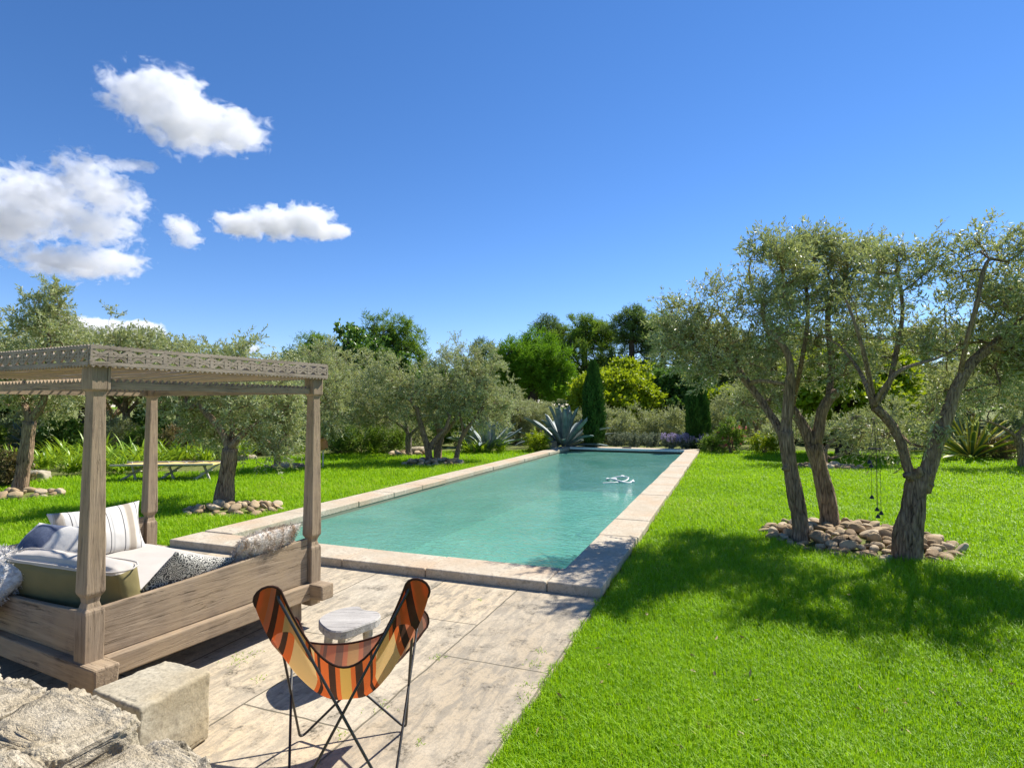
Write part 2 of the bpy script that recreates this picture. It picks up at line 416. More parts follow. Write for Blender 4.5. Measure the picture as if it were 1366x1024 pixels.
mb.add(v, [[[4, 5, 6, 7], [0, 1, 5, 4], [1, 2, 6, 5], [2, 3, 7, 6], [3, 0, 4, 7]]])
for i in range(3):                                     # entry steps at the near left end
    mb.box((x0 + .004, y0 + .004 + 0 * i, zb * .74), (x0 + 1.5, y0 + .35 * (3 - i), -.28 - .24 * (2 - i)))
pool_obj(mb, 'pool_basin', M['plaster'])

# water
n = NT('pool_water')
c = n.coord('Object')
w1 = n.noise(n.coord('Object', (1.0, 1.6, 1)), 5.5, 3, .55, .8); w2 = n.noise(n.coord('Object', (1.3, 1.0, 1)), 17, 2, .5, .5); w3 = n.noise(c, 1.2, 2)
h = n.math('ADD', n.math('MULTIPLY', w1, .7), n.math('MULTIPLY', w2, .28))
nb = n.bump(h, .8, .045)
milk = n.ramp(n.noise(c, .55, 4, .6, .6), [(.3, (.12, .43, .335)), (.7, (.27, .61, .49))])
tr = n.n('ShaderNodeBsdfTransparent'); n.set(tr.inputs[0], (.50, .86, .76))
df = n.n('ShaderNodeBsdfDiffuse'); n.set(df.inputs[0], milk); n.set(df.inputs['Normal'], nb)
m1 = n.n('ShaderNodeMixShader'); m1.inputs[0].default_value = .45
n.t.links.new(tr.outputs[0], m1.inputs[1]); n.t.links.new(df.outputs[0], m1.inputs[2])
gl = n.n('ShaderNodeBsdfGlossy', i_Roughness=.03); n.set(gl.inputs['Normal'], nb)
fr = n.n('ShaderNodeFresnel', i_IOR=1.33); n.set(fr.inputs['Normal'], nb)
m2 = n.n('ShaderNodeMixShader'); n.set(m2.inputs[0], fr.outputs[0])
n.t.links.new(m1.outputs[0], m2.inputs[1]); n.t.links.new(gl.outputs[0], m2.inputs[2])
M['water'] = n.done(m2)
mb = MB(); mb.add([(x0 + .001, y0 + .001, -.06), (x1 - .001, y0 + .001, -.06), (x1 - .001, y1 - .001, -.06), (x0 + .001, y1 - .001, -.06)], [[[0, 1, 2, 3]]])
pool_obj(mb, 'pool_water', M['water'])

# roller cover fascia, drain cover and floating hose at the far end
def simple(name, col, rough=.5, spec=.4, metal=0.0, bump=None):
    n = NT(name); a = n.noise(n.coord('Object'), 12, 4, .6)
    c = n.mix(n.ramp(a, [(.35, (.25,) * 3), (.6, (0, 0, 0))]), col, tuple(q * .6 for q in col))
    return n.done(n.pbr(c, rough, n.bump(a, bump, .004) if bump else None, spec, metal))
M['white'] = simple('white_plastic', (.78, .78, .74), .45)
M['black'] = simple('black_plastic', (.02, .02, .022), .5)
M['black_metal'] = simple('black_painted_steel', (.018, .017, .017), .38, .5)
t = empty('pool_cover_box', P(0, 0), -PA, 'white fascia strip of the pool cover box at the far end of the pool', 'pool cover')
mb = MB(); mb.box((x0 + .02, PLEN - .80, .012), (x1 - .02, PLEN - .748, .098)); mb.build('fascia', M['white'], t, bevel=.008)
mb = MB()
for i in range(40): mb.box((x0 + .05 + i * (x1 - x0 - .1) / 40, PLEN - .79, -.03), (x0 + .05 + (i + .86) * (x1 - x0 - .1) / 40, PLEN - .765, .008))
mb.build('dark_gap_slats', M['black'], t)  # shade of the gap under the fascia, put in as black slats
o = MB(); o.box((-.17, -.07, 0), (.17, .07, .035)); o.box((-.12, -.045, .036), (.12, .045, .05))
o = o.build('skimmer_lid', M['black'], None, bevel=.01); o.location = P(-2.72, PLEN - .42, top + .004); o.rotation_euler = (0, 0, -PA)
tag(o, 'small black lid lying on the pale far coping of the pool', 'lid')
c0 = G(828, 641, -.06); c0[2] = -.045
t = empty('floating_hose', c0, R(15), 'white looped cleaner hose floating on the pool water near the far end', 'pool hose')
th = np.linspace(.3, 5.6, 40)
ring = np.stack([.27 * np.cos(th) * (1 + .05 * np.sin(3 * th)), .40 * np.sin(th), .012 + .03 * np.sin(2.3 * th)], 1)
mb = MB(); mb.tube(ring, .022, 8); mb.build('hose', M['white'], t, smooth=True)
mb = MB(); mb.tube(smooth_path([ring[0], (.1, -.1, .0), (-.25, -.32, -.005), (-.6, -.3, -.012)], .1), .016, 6); mb.build('tail', M['white'], t, smooth=True)
for i in (4, 16, 24, 36):
    mb = MB(); mb.tube([ring[i] - (.05, 0, 0), ring[i], ring[i] + (.05, 0, 0)], [.03, .042, .03], 10); mb.build('float', M['white'], t, smooth=True)

# ---------------------------------------------------------------- grass blades (nobody could count them)
RINGS = {}                                             # tree rings: centre x,y, radii
for k_, (u, v, rx, ry) in dict(group=(1142, 719, 1.10, 1.12), left_lawn=(313, 680, .78, .62), far_left=(28, 660.5, .80, .62), pool_pair=(579, 617.5, 1.0, .85),
                               white_branch=(545, 606.5, .72, .5), bed_edge=(384, 623.5, .62, .5), right_lawn=(1108, 623.5, .95, .62)).items():
    g_ = G(u, v); RINGS[k_] = (g_[0], g_[1], rx, ry)
def grass(N, seed):
    g = np.random.default_rng(seed)
    ang = g.uniform(R(-55), R(56), N)
    # density falls with the distance at which blades can be told apart
    d0, dm, d1 = 1.5, 4.2, 25.0
    wn_ = .5 * (dm ** 2 - d0 ** 2); wf = dm ** 2 * math.log(d1 / dm)
    u = g.uniform(0, 1, N); near = g.uniform(0, 1, N) < wn_ / (wn_ + wf)
    d = np.where(near, np.sqrt(d0 ** 2 + u * (dm ** 2 - d0 ** 2)), dm * np.exp(u * math.log(d1 / dm)))
    X = np.stack([d * np.sin(ang), d * np.cos(ang), np.full(N, -.03)], 1)
    r, q = to_pool(X)
    edge = .02 * np.sin(q * 9) + .02 * np.sin(q * 23 + 1)
    ok = ~((r > -PWID - .01) & (r < .015 + edge) & (q > 0) & (q < PLEN)) & ~((r > TL) & (r < edge - .01) & (q <= 0)) & ~inside(far_edge, X)
    for cx, cy_, rx, ry in RINGS.values():
        ok &= ((X[:, 0] - cx) / (rx * .95)) ** 2 + ((X[:, 1] - cy_) / (ry * .95)) ** 2 > 1
    X, d = X[ok], d[ok]; n = len(X)
    patch = vnoise(X, 1.6, 3); patch2 = vnoise(X, 9.0, 5)
    k = np.maximum(1, d / dm) ** .75
    L = (.052 + .015 * patch + .006 * patch2 + g.uniform(-.016, .022, n)).clip(.018) * np.minimum(k, 1.7); Wd = .0042 * k * g.uniform(.7, 1.3, n)
    az = g.uniform(0, 2 * np.pi, n) ; lean = g.uniform(.15, 1.1, n)
    side = np.stack([np.cos(az + 1.57), np.sin(az + 1.57), 0 * az], 1) * Wd[:, None]
    out = np.stack([np.cos(az), np.sin(az), 0 * az], 1)
    mid = X + out * (L * lean * .28)[:, None] + np.array([0, 0, 1]) * (L * .62)[:, None]
    tip = X + out * (L * lean * .85)[:, None] + np.array([0, 0, 1]) * (L * (1.05 - .3 * lean))[:, None]
    V = np.stack([X - side * .5, X + side * .5, mid + side * .42, mid - side * .42, tip], 1).reshape(-1, 3)
    b = np.arange(n)[:, None] * 5
    rnd = g.uniform(0, 1, n); dry = vnoise(X, .7, 23); cl = (.5 + .25 * patch + .22 * patch2 + .24 * dry + g.normal(0, .1, n)).clip(0, 1)
    return np_obj('grass', V, [b + np.array([0, 1, 2, 3]), b + np.array([3, 2, 4])], M['grass'],
                  attrs={'rnd': ('FACE', np.concatenate([rnd, rnd])), 'clump': ('FACE', np.concatenate([cl, cl]))})
tag(grass(GRASS_N, 5), 'short mown bright green lawn grass round the pool and terrace', 'grass', None, 'stuff')
# ================================================================ TREES AND PLANTS
def unit(v): return v / (np.linalg.norm(v, axis=-1, keepdims=True) + 1e-9)
def leaf_quads(B_, D_, L, Wd, g, fold=.0):
    """rhombic leaves: base points, unit directions, lengths, widths -> verts, quads"""
    n = len(B_)
    rv = unit(np.cross(D_, unit(g.normal(size=(n, 3)))))
    L = np.broadcast_to(L, n)[:, None]; Wd = np.broadcast_to(Wd, n)[:, None]
    nrm = np.cross(D_, rv)
    mid = B_ + D_ * L * .48 + nrm * L * .06
    V = np.stack([B_, mid + rv * Wd * .5, B_ + D_ * L, mid - rv * Wd * .5], 1).reshape(-1, 3)
    return V, np.arange(n)[:, None] * 4 + np.arange(4)
def crown_mesh(name, A, O, mat, g, twigs, tlen, nleaf, L, Wd, spread=1.0, up=.25, angle=.8, bark=None, droop=0.0):
    """A: attractor points, O: outward unit vectors. Every attractor carries a spray of leafy twigs."""
    m = len(A)
    idx = np.repeat(np.arange(m), twigs)
    rnd = unit(g.normal(size=(m * twigs, 3)))
    d = unit(O[idx] * .7 + rnd * spread + np.array([0, 0, up]))
    tl = tlen * g.uniform(.55, 1.25, m * twigs)
    base = A[idx] + g.normal(0, tlen * .16, (m * twigs, 3))
    ti = np.repeat(np.arange(m * twigs), nleaf)
    s = np.tile(np.linspace(.12, 1.0, nleaf), m * twigs) + g.uniform(-.05, .05, m * twigs * nleaf)
    pos = base[ti] + d[ti] * (tl[ti] * s)[:, None]
    pos[:, 2] -= droop * tl[ti] * s ** 2
    ld = unit(d[ti] * .75 + unit(g.normal(size=(len(ti), 3))) * angle + np.array([0, 0, -.25 * droop]))
    V, F = leaf_quads(pos, ld, L * g.uniform(.65, 1.25, len(ti)), Wd * g.uniform(.7, 1.25, len(ti)), g)
    cl = g.uniform(0, 1, m)[idx][ti]; rn = g.uniform(0, 1, len(ti))
    mats, midx, faces, clump, rr = [mat], np.zeros(len(F), int), [F], cl, rn
    if bark is not None:                               # thin twigs, three-sided
        tipv = base + d * tl[:, None]; tipv[:, 2] -= droop * tl
        a = unit(np.cross(d, np.array([.3, .2, 1.0]))); b = np.cross(d, a); w = .0032
        ringv = [base + (a * math.cos(q) + b * math.sin(q)) * w for q in (0, 2.09, 4.19)]
        TV = np.stack(ringv + [tipv], 1).reshape(-1, 3)
        k = len(V) + np.arange(len(base))[:, None] * 4
        TF = np.concatenate([k + np.array(x) for x in ([0, 1, 3], [1, 2, 3], [2, 0, 3])])
        V = np.concatenate([V, TV]); faces.append(TF); mats = [mat, bark]
        midx = np.concatenate([midx, np.ones(len(TF), int)])
        clump = np.concatenate([cl, np.zeros(len(TF))]); rr = np.concatenate([rn, np.zeros(len(TF))])
    return np_mesh(name, V, faces, mats, midx=midx, attrs={'rnd': ('FACE', rr), 'clump': ('FACE', clump)})
def blob_points(blobs, n, g, shell=.35, gap=0.0, mind=0.0):
    """points in a union of ellipsoids (cx,cy,cz,rx,ry,rz), pushed towards the outside"""
    bl = np.array(blobs, float); w = (bl[:, 3] * bl[:, 4] * bl[:, 5]) ** .75; w /= w.sum()
    K = int(n * (3 if mind else 1.7 if gap > 1.3 else 1.45))
    i = g.choice(len(bl), K, p=w)
    d = unit(g.normal(size=(K, 3))); r = g.uniform(shell, 1, K) ** .6
    X = bl[i, :3] + d * r[:, None] * bl[i, 3:]
    if gap:
        k = vnoise(X, gap, 91); X = X[np.argsort(-(k + g.normal(0, .25, len(X))))]
    if mind:
        keep = []
        for p in X:
            if not keep or ((np.array(keep) - p) ** 2).sum(1).min() > mind ** 2: keep.append(p)
            if len(keep) >= n: break
        return np.array(keep)
    return X[:n]
def skeleton(limbs, A, g, step=.14, rtwig=.0045, power=.47, wob=.22):
    """limbs: [(points, r0, r1)]; grows branches from the limbs to every attractor. Returns tube chains."""
    pos, par, rmin = [], [], []
    for pts, ra, rb in limbs:
        Q = smooth_path(pts, .08 if step < .2 else step)
        p = -1
        if pos:
            dd = ((np.array(pos) - Q[0]) ** 2).sum(1); p = int(dd.argmin())
        for k, x in enumerate(Q):
            pos.append(x); par.append(p); p = len(pos) - 1
            rmin.append(ra + (rb - ra) * k / max(len(Q) - 1, 1))
    nl = len(pos)
    dist0 = [0.0] * nl
    zc = max(p[2] for p in pos) * .5
    A = A[np.argsort([min(((np.array(pos) - a) ** 2).sum(1)) for a in A])]
    ends = []
    PP = np.array(pos); DD = np.array(dist0)
    rm = np.array(rmin); bad = np.zeros(nl); root_part = np.array([x[2] for x in pos]) < zc * .9; bad[root_part] = 1.0
    for a in A:
        dd = np.sqrt(((PP - a) ** 2).sum(1)) + .25 * DD + bad[:len(PP)] * .8
        k = int(dd.argmin()); L = np.linalg.norm(a - PP[k]); m = max(1, int(L / step))
        perp = unit(g.normal(size=3)) * L * wob
        new, p = [], k
        for j in range(1, m + 1):
            t = j / m; x = PP[k] * (1 - t) + a * t + perp * math.sin(math.pi * t) * .5 + g.normal(0, .02 * min(1, L), 3) * (j < m)
            pos.append(x); par.append(p); rmin.append(0.0); p = len(pos) - 1; new.append((x, DD[k] + L * t))
        ends.append(p)
        PP = np.vstack([PP, [x for x, _ in new]]); DD = np.concatenate([DD, [q for _, q in new]]); bad = np.concatenate([bad, np.zeros(m)])
    N = len(pos); cnt = np.zeros(N); kids = [[] for _ in range(N)]
    for e in ends: cnt[e] += 1
    for i in range(N - 1, -1, -1):
        if par[i] >= 0: cnt[par[i]] += cnt[i]; kids[par[i]].append(i)
    r = np.maximum(np.array(rmin), rtwig * np.maximum(cnt, 1) ** power)
    for i in range(N):
        if par[i] >= 0: r[i] = min(r[i], r[par[i]])
    chains, stack = [], [(0, -1)]
    while stack:
        i, p = stack.pop(); ch = [p, i] if p >= 0 else [i]
        while kids[i]:
            ks = sorted(kids[i], key=lambda q: -r[q]); stack += [(q, i) for q in ks[1:]]; i = ks[0]; ch.append(i)
        if len(ch) > 1:
            rad = r[ch].copy(); 
            if p >= 0: rad[0] = min(rad[0], rad[1] * 1.15)
            chains.append((PP[ch], rad))
    return chains
def trunk_mesh(name, chains, mat, ridges=.05, seed=0, flare=.35, thin=.0):
    Vs, Fs, n0 = [], [], 0
    for k, (Q, r) in enumerate(chains):
        if r.max() < thin: continue
        r = r.copy()
        nseg = 16 if r.max() > .07 else 9 if r.max() > .025 else 5 if r.max() > .008 else 3
        if k == 0:                                     # root flare and smooth taper
            z = Q[:, 2] - Q[0, 2]; r = r * (1 + flare * np.exp(-np.maximum(z, 0) / .16))
            r = r * (1 + .06 * np.sin(z * 9 + seed))
        V, F = tube_np(Q, r, nseg, ridges if r.max() > .025 else ridges * .3, seed + k)
        Vs.append(V); Fs.append(F + n0); n0 += len(V)
    return np_mesh(name, np.concatenate(Vs), [np.concatenate(Fs)], mat, smooth=True)
def make_tree(name, loc, limbs, blobs, nattr, leaf, bark, seed, label, cat='tree', group=None, gap=.9, mind=0.0, shell=.3, crown=None, step=.14, rtwig=.0045, ridges=.06, flare=.22, thin=0.0, twigbark=True, wob=.22, power=.47):
    """limbs/blobs in coordinates relative to loc. crown: dict for crown_mesh."""
    g = np.random.default_rng(seed)
    A = blob_points(blobs, nattr, g, shell, gap, mind)
    C_ = np.array(blobs)[:, :3].mean(0) - np.array([0, 0, .6])
    O = unit(A - C_)
    root = empty(name, loc, 0, label, cat, group)
    ch = skeleton(limbs, A, g, step, rtwig, power, wob)
    link(bpy.data.objects.new('trunk', trunk_mesh('trunk', ch, M[bark], ridges, seed, flare, thin)), root)
    link(bpy.data.objects.new('crown', crown_mesh('crown', A, O, M[leaf], g, bark=M[bark] if twigbark else None, **crown)), root)
    return root
def at(u, v, D, base):                                 # pixel at distance D, relative to a base point
    return W(u, v, D) - base
def pxblobs(lst, D, base, depth=.85):
    out = []
    for q in lst:
        u, v, ru, rv = q[:4]; dd = D + (q[4] if len(q) > 4 else 0)
        c = at(u, v, dd, base); out.append((*c, ru * dd / FPX, (ru + rv) / 2 * dd / FPX * depth + .15, rv * dd / FPX))
    return out
near = dict(twigs=7, tlen=.31, nleaf=19, L=.066, Wd=.0165, spread=1.0, up=.22, angle=.75, droop=.12)

# --- the three old olives in the stone ring on the right
b1 = G(1070, 722); b1[2] = -.03; D1 = b1[1]
def seq(pts, D, b): return [at(u, v, D + (dd[0] if dd else 0), b) for u, v, *dd in pts]
make_tree('olive_tree', b1,
    [(seq([(1070, 727), (1068, 690), (1058, 640), (1051, 600), (1048, 575)], D1, b1), .098, .082),
     (seq([(1052, 512), (1053, 500, -.06), (1056, 497, -.10)], D1, b1), .06, .012), (seq([(1054, 622), (1048, 624, -.05), (1044, 626, -.08)], D1, b1), .065, .012),
     (seq([(1048, 575), (1052, 540), (1054, 500), (1051, 474), (1036, 452), (1022, 438, .1), (1016, 405, .15)], D1, b1), .066, .022),
     (seq([(1050, 590), (1032, 560, .2), (1012, 530, .3), (998, 512, .35), (984, 492, .4), (972, 476, .4), (952, 470, .4)], D1, b1), .062, .02),
     (seq([(998, 512, .35), (1016, 508, .1), (1046, 512, -.1)], D1, b1), .03, .022),
     (seq([(984, 492, .4), (972, 460, .5), (969, 432, .5)], D1, b1), .042, .02),
     (seq([(972, 478, .4), (950, 474, .3), (937, 484, .3), (930, 500, .3)], D1, b1), .024, .008)],
    pxblobs([(925, 435, 40, 34, .5), (908, 462, 28, 20, .5), (975, 407, 48, 42, .2), (1026, 367, 42, 42, 0), (955, 468, 52, 40, .4), (1020, 430, 48, 50, 0), (950, 492, 24, 16, .3), (1000, 480, 46, 36, .6), (1010, 530, 40, 24, .8)], D1, b1),
    215, 'olive', 'bark', 21, 'old olive with a limb reaching left, leftmost trunk of the large stone ring', 'tree', 'old olives in the large stone ring', crown=near, gap=1.6, ridges=.09)
b2 = G(1107, 706); b2[2] = -.03; D2 = b2[1]
make_tree('olive_tree', b2,
    [(seq([(1107, 710), (1103, 670), (1092, 620), (1084, 592)], D2, b2), .122, .10),
     (seq([(1084, 594), (1070, 566, .1), (1056, 545, .2), (1040, 522, .3), (1032, 490, .3), (1040, 440, .2)], D2, b2), .082, .028),
     (seq([(1086, 596), (1093, 570), (1097, 548), (1108, 530), (1116, 522), (1117, 520)], D2, b2), .085, .05),
     (seq([(1106, 534), (1110, 480, .3), (1104, 430, .3), (1112, 380, .2)], D2, b2), .03, .012),
     (seq([(1056, 545, .2), (1070, 480, -.3), (1078, 420, -.3), (1074, 370, -.3)], D2, b2), .04, .014)],
    pxblobs([(1085, 362, 52, 42, 0), (1132, 347, 44, 30, .2), (1080, 430, 52, 44, .3), (1135, 412, 48, 44, 0), (1060, 407, 40, 40, -.3), (1045, 490, 40, 25, .6), (1110, 480, 46, 40, .5), (1092, 330, 30, 16, 0)], D2, b2),
    215, 'olive', 'bark', 22, 'old olive with a thick fork, middle trunk of the large stone ring', 'tree', 'old olives in the large stone ring', crown=near, gap=1.6, ridges=.09)
b3 = G(1213, 746); b3[2] = -.03; D3 = b3[1]
make_tree('olive_tree', b3,
    [(seq([(1213, 752), (1213, 715), (1219, 675), (1226, 640), (1230, 630)], D3, b3), .122, .108),
     (seq([(1228, 640), (1238, 645, -.04), (1246, 648, -.06)], D3, b3), .08, .012), (seq([(1218, 636), (1210, 634, -.05), (1206, 636, -.08)], D3, b3), .07, .012), (seq([(1222, 640), (1226, 628, -.10), (1227, 622, -.12)], D3, b3), .06, .012),
     (seq([(1222, 648), (1210, 620), (1204, 596), (1192, 570), (1176, 551), (1166, 543)], D3, b3), .052, .044),
     (seq([(1166, 543), (1156, 515, .1), (1142, 488, .3), (1118, 460, .5), (1096, 448, .6)], D3, b3), .030, .010),
     (seq([(1167, 543), (1160, 505, -.1), (1152, 470, -.2), (1140, 430, -.2), (1128, 400, -.1)], D3, b3), .034, .012),
     (seq([(1166, 543), (1178, 520, -.2), (1196, 498, -.3), (1216, 488, -.3), (1250, 478, -.2), (1276, 466, 0)], D3, b3), .028, .010),
     (seq([(1168, 541), (1186, 512, .2), (1194, 480, .3), (1204, 420, .3), (1200, 370, .3)], D3, b3), .026, .010),
     (seq([(1231, 650), (1240, 616), (1254, 575), (1266, 543), (1276, 515), (1296, 484), (1320, 464), (1348, 440), (1372, 420)], D3, b3), .082, .028),
     (seq([(1281, 500), (1290, 455, -.2), (1302, 410, -.3), (1312, 360, -.3), (1320, 345, -.3)], D3, b3), .026, .005),
     (seq([(1320, 464), (1352, 470, .3), (1390, 480, .4)], D3, b3), .03, .010)],
    pxblobs([(1186, 364, 40, 34, .2), (1160, 425, 58, 50, .2), (1222, 407, 48, 56, .1), (1196, 475, 62, 34, .3), (1290, 357, 44, 40, -.2), (1345, 352, 44, 38, 0), (1300, 425, 62, 48, 0), (1360, 417, 46, 56, .3),
             (1262, 470, 44, 36, .2), (1345, 480, 46, 26, .3), (1410, 412, 50, 60, .4), (1250, 590, 10, 30, -.1), (1140, 470, 46, 40, .5), (1230, 357, 30, 26, .2), (1220, 530, 50, 30, .6), (1310, 520, 50, 32, .5), (1165, 570, 36, 26, .9)], D3, b3),
    310, 'olive', 'bark', 23, 'split olive with a cracked trunk and wide fork, rightmost in the stone ring', 'tree', 'old olives in the large stone ring', crown=dict(near, twigs=7), gap=1.6, ridges=.15)

# --- olives of the middle distance, each with its own limbs and crown
mid = dict(twigs=9, tlen=.36, nleaf=16, L=.085, Wd=.023, spread=1.0, up=.22, angle=.75, droop=.15)
def olive(u, v, rpx, limbs, blobs, nattr, seed, label, bark='bark', crown=mid, **k):
    b = G(u, v); b[2] = -.03; D = b[1]; s = D / FPX
    L = [(seq(p, D, b), ra * s * .68, rb * s * .68) for p, ra, rb in limbs]
    kw = dict(gap=1.1, ridges=.08, thin=.004); kw.update(k)
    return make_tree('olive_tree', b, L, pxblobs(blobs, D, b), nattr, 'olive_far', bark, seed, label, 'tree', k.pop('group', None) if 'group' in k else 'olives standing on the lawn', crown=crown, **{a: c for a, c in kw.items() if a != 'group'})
olive(297, 674, 15, [([(297, 678), (299, 650), (304, 618), (306, 598)], 17, 13), ([(306, 600), (298, 580), (288, 566), (276, 552), (262, 540), (252, 546), (248, 532)], 8, 4),
                     ([(306, 600), (316, 586), (330, 574, .3), (352, 560, .5), (378, 546, .5), (392, 536, .5)], 7, 3), ([(306, 598), (310, 570, .3), (305, 530, .3), (296, 490, .3)], 6, 3)],
      [(262, 475, 50, 30), (320, 500, 60, 40), (285, 530, 50, 30, .5), (345, 545, 50, 36, .3), (300, 570, 46, 26, .8), (240, 525, 40, 30, .3), (365, 580, 30, 26, .6), (330, 470, 36, 22, .3)], 170, 31,
      'olive tree on the left lawn seen between the daybed posts, ringed by stones')
olive(25, 656, 12, [([(25, 662), (30, 635), (35, 605), (38, 580), (40, 562)], 13, 10.5), ([(40, 564), (34, 545), (28, 525, .3), (22, 495, .4)], 7, 3), ([(40, 562), (50, 548), (58, 535), (62, 500), (66, 450)], 7.5, 3)],
      [(65, 408, 26, 28), (70, 450, 42, 34), (20, 440, 32, 32), (30, 500, 55, 34), (90, 490, 42, 36), (-20, 470, 40, 50), (60, 530, 50, 22, .6)], 170, 32,
      'tall olive with a leaning trunk standing in stones at the left lawn edge')
olive(372, 623, 6, [([(372, 626), (370, 612), (368, 600)], 7.5, 6), ([(369, 602), (358, 590), (345, 578)], 4, 2), ([(369, 602), (380, 588), (392, 574)], 4, 2)],
      [(420, 500, 34, 34), (432, 475, 32, 24), (405, 560, 18, 24), (425, 555, 42, 32), (445, 520, 28, 36)], 130, 33,
      'olive tree behind the right front daybed post with a small stone ring')
olive(545, 607, 6, [([(545, 609), (545, 590), (546, 580)], 6.5, 5.5), ([(546, 582), (540, 572), (528, 563), (516, 556)], 4, 1.6), ([(546, 581), (556, 572), (568, 560)], 4, 1.6), ([(545, 582), (540, 560), (532, 545)], 3, 1.5)],
      [(505, 525, 36, 36), (535, 505, 40, 32), (490, 550, 26, 24), (560, 530, 34, 34), (520, 550, 36, 20)], 130, 34,
      'spreading olive with pale low branches, left of the trunks by the pool', 'bark_pale')
olive(573, 616, 7, [([(573, 619), (571, 600), (567, 585), (561, 565), (556, 545)], 7, 4), ([(571, 600), (582, 585), (594, 572), (600, 555)], 6, 3)],
      [(545, 500, 42, 30), (585, 490, 40, 24), (560, 535, 44, 28), (520, 520, 30, 30)], 120, 35,
      'olive forked low in a V in the stone patch left of the pool')
olive(584, 613, 6, [([(584, 616), (584, 598), (588, 582), (580, 560)], 8, 5), ([(587, 584), (604, 565), (612, 545)], 5, 3)],
      [(615, 495, 40, 34), (600, 530, 46, 34), (640, 520, 30, 34), (575, 545, 30, 22), (610, 470, 20, 16)], 120, 36,
      'olive with a thick dark upright trunk, middle one left of the pool')
olive(608, 614, 5, [([(608, 617), (612, 595), (618, 580), (632, 560), (645, 540), (650, 520)], 5, 2.4), ([(618, 578), (614, 556), (606, 535)], 3, 1.6)],
      [(640, 488, 36, 26), (660, 520, 28, 34), (630, 525, 40, 34), (655, 555, 26, 22)], 120, 37,
      'slender olive tree with a thin trunk leaning right towards the pool')
olive(1098, 620, 6, [([(1098, 622), (1098, 610), (1100, 598)], 8, 6), ([(1099, 606), (1108, 611), (1122, 607), (1140, 598), (1160, 597), (1185, 600)], 3.2, 1.3), ([(1100, 600), (1085, 580), (1070, 560)], 4, 2), ([(1100, 600), (1120, 575), (1140, 555)], 4, 2)],
      [(1080, 575, 40, 18), (1160, 572, 36, 24), (1115, 578, 50, 16), (1180, 592, 34, 14), (1195, 565, 30, 28), (1045, 578, 24, 14)], 110, 38,
      'olive with a low drooping branch on the flat stone patch')
olive(1362, 622, 6, [([(1364, 624), (1362, 600), (1356, 580)], 7, 6), ([(1358, 584), (1340, 572), (1318, 562), (1300, 560)], 4, 1.5), ([(1356, 582), (1372, 560), (1380, 530)], 4.5, 2)],
      [(1335, 515, 44, 30), (1380, 505, 50, 44), (1300, 530, 30, 20), (1395, 555, 40, 30), (1420, 480, 60, 60)], 150, 39,
      'olive tree at the right edge behind the yellow edged agave')
# trees outside the frame on the right whose shadows cross the lawn
b = np.array([14.5, 12.5, -.03])
make_tree('olive_tree', b, [([(0, 0, 0), (.05, .1, .7), (.1, .1, 1.4)], .16, .12), ([(.1, .1, 1.4), (.6, .3, 2.0), (1.0, .3, 2.6)], .08, .03), ([(.1, .1, 1.4), (-.5, -.2, 2.0), (-.9, -.2, 2.7)], .08, .03)],
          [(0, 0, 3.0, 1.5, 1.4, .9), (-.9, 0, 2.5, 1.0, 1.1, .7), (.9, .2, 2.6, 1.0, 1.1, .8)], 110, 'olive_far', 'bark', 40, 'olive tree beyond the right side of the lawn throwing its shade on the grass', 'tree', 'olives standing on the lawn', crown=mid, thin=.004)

# --- olive orchard in the beds: four shared shapes, turned and scaled
protos = []
def orchard_proto(seed, lean):
    g = np.random.default_rng(seed)
    L = [([(0, 0, 0), (.06 * lean, .02, .5), (.15 * lean, 0, 1.1)], .13, .10)]
    B_ = []
    for k in range(4):
        a = k * 1.57 + g.uniform(-.5, .5); rr = g.uniform(.9, 1.4); z = g.uniform(2.1, 3.0)
        e = (.15 * lean + rr * math.cos(a), rr * math.sin(a), z)
        L.append(([(.15 * lean, 0, 1.05), (.15 * lean + .4 * rr * math.cos(a + .3), .4 * rr * math.sin(a + .3), 1.6), e], .06, .018))
        B_.append((e[0], e[1], z, g.uniform(.8, 1.2), g.uniform(.8, 1.2), g.uniform(.6, .85)))
    B_.append((.1, 0, 3.1, 1.0, 1.0, .75)); B_.append((.1, .1, 2.2, 1.5, 1.5, .6))
    return make_tree('olive_tree', (0, 0, 0), L, B_, 130, 'olive_far', 'bark', seed, 'x', 'tree', 'olives of the orchard behind the lawn', crown=dict(mid, twigs=8, tlen=.4, L=.11, Wd=.032), thin=.008, gap=.8)
protos = [orchard_proto(50 + i, (-1, 1, .3, -.4)[i]) for i in range(4)]
used = [False] * 4
def orchard(u, D, vtop, k, label, wide=1.0):
    o = protos[k] if not used[k] else copy_tree(protos[k]); used[k] = True
    x = (u - CU) / FPX * D; h = (541 - vtop) / FPX * D + 1.75; s = h / 3.75
    o.location = (x, D, -.03); o.rotation_euler = (0, 0, random.uniform(0, 6.28)); o.scale = (s * wide, s * wide, s); o['label'] = label
    return o
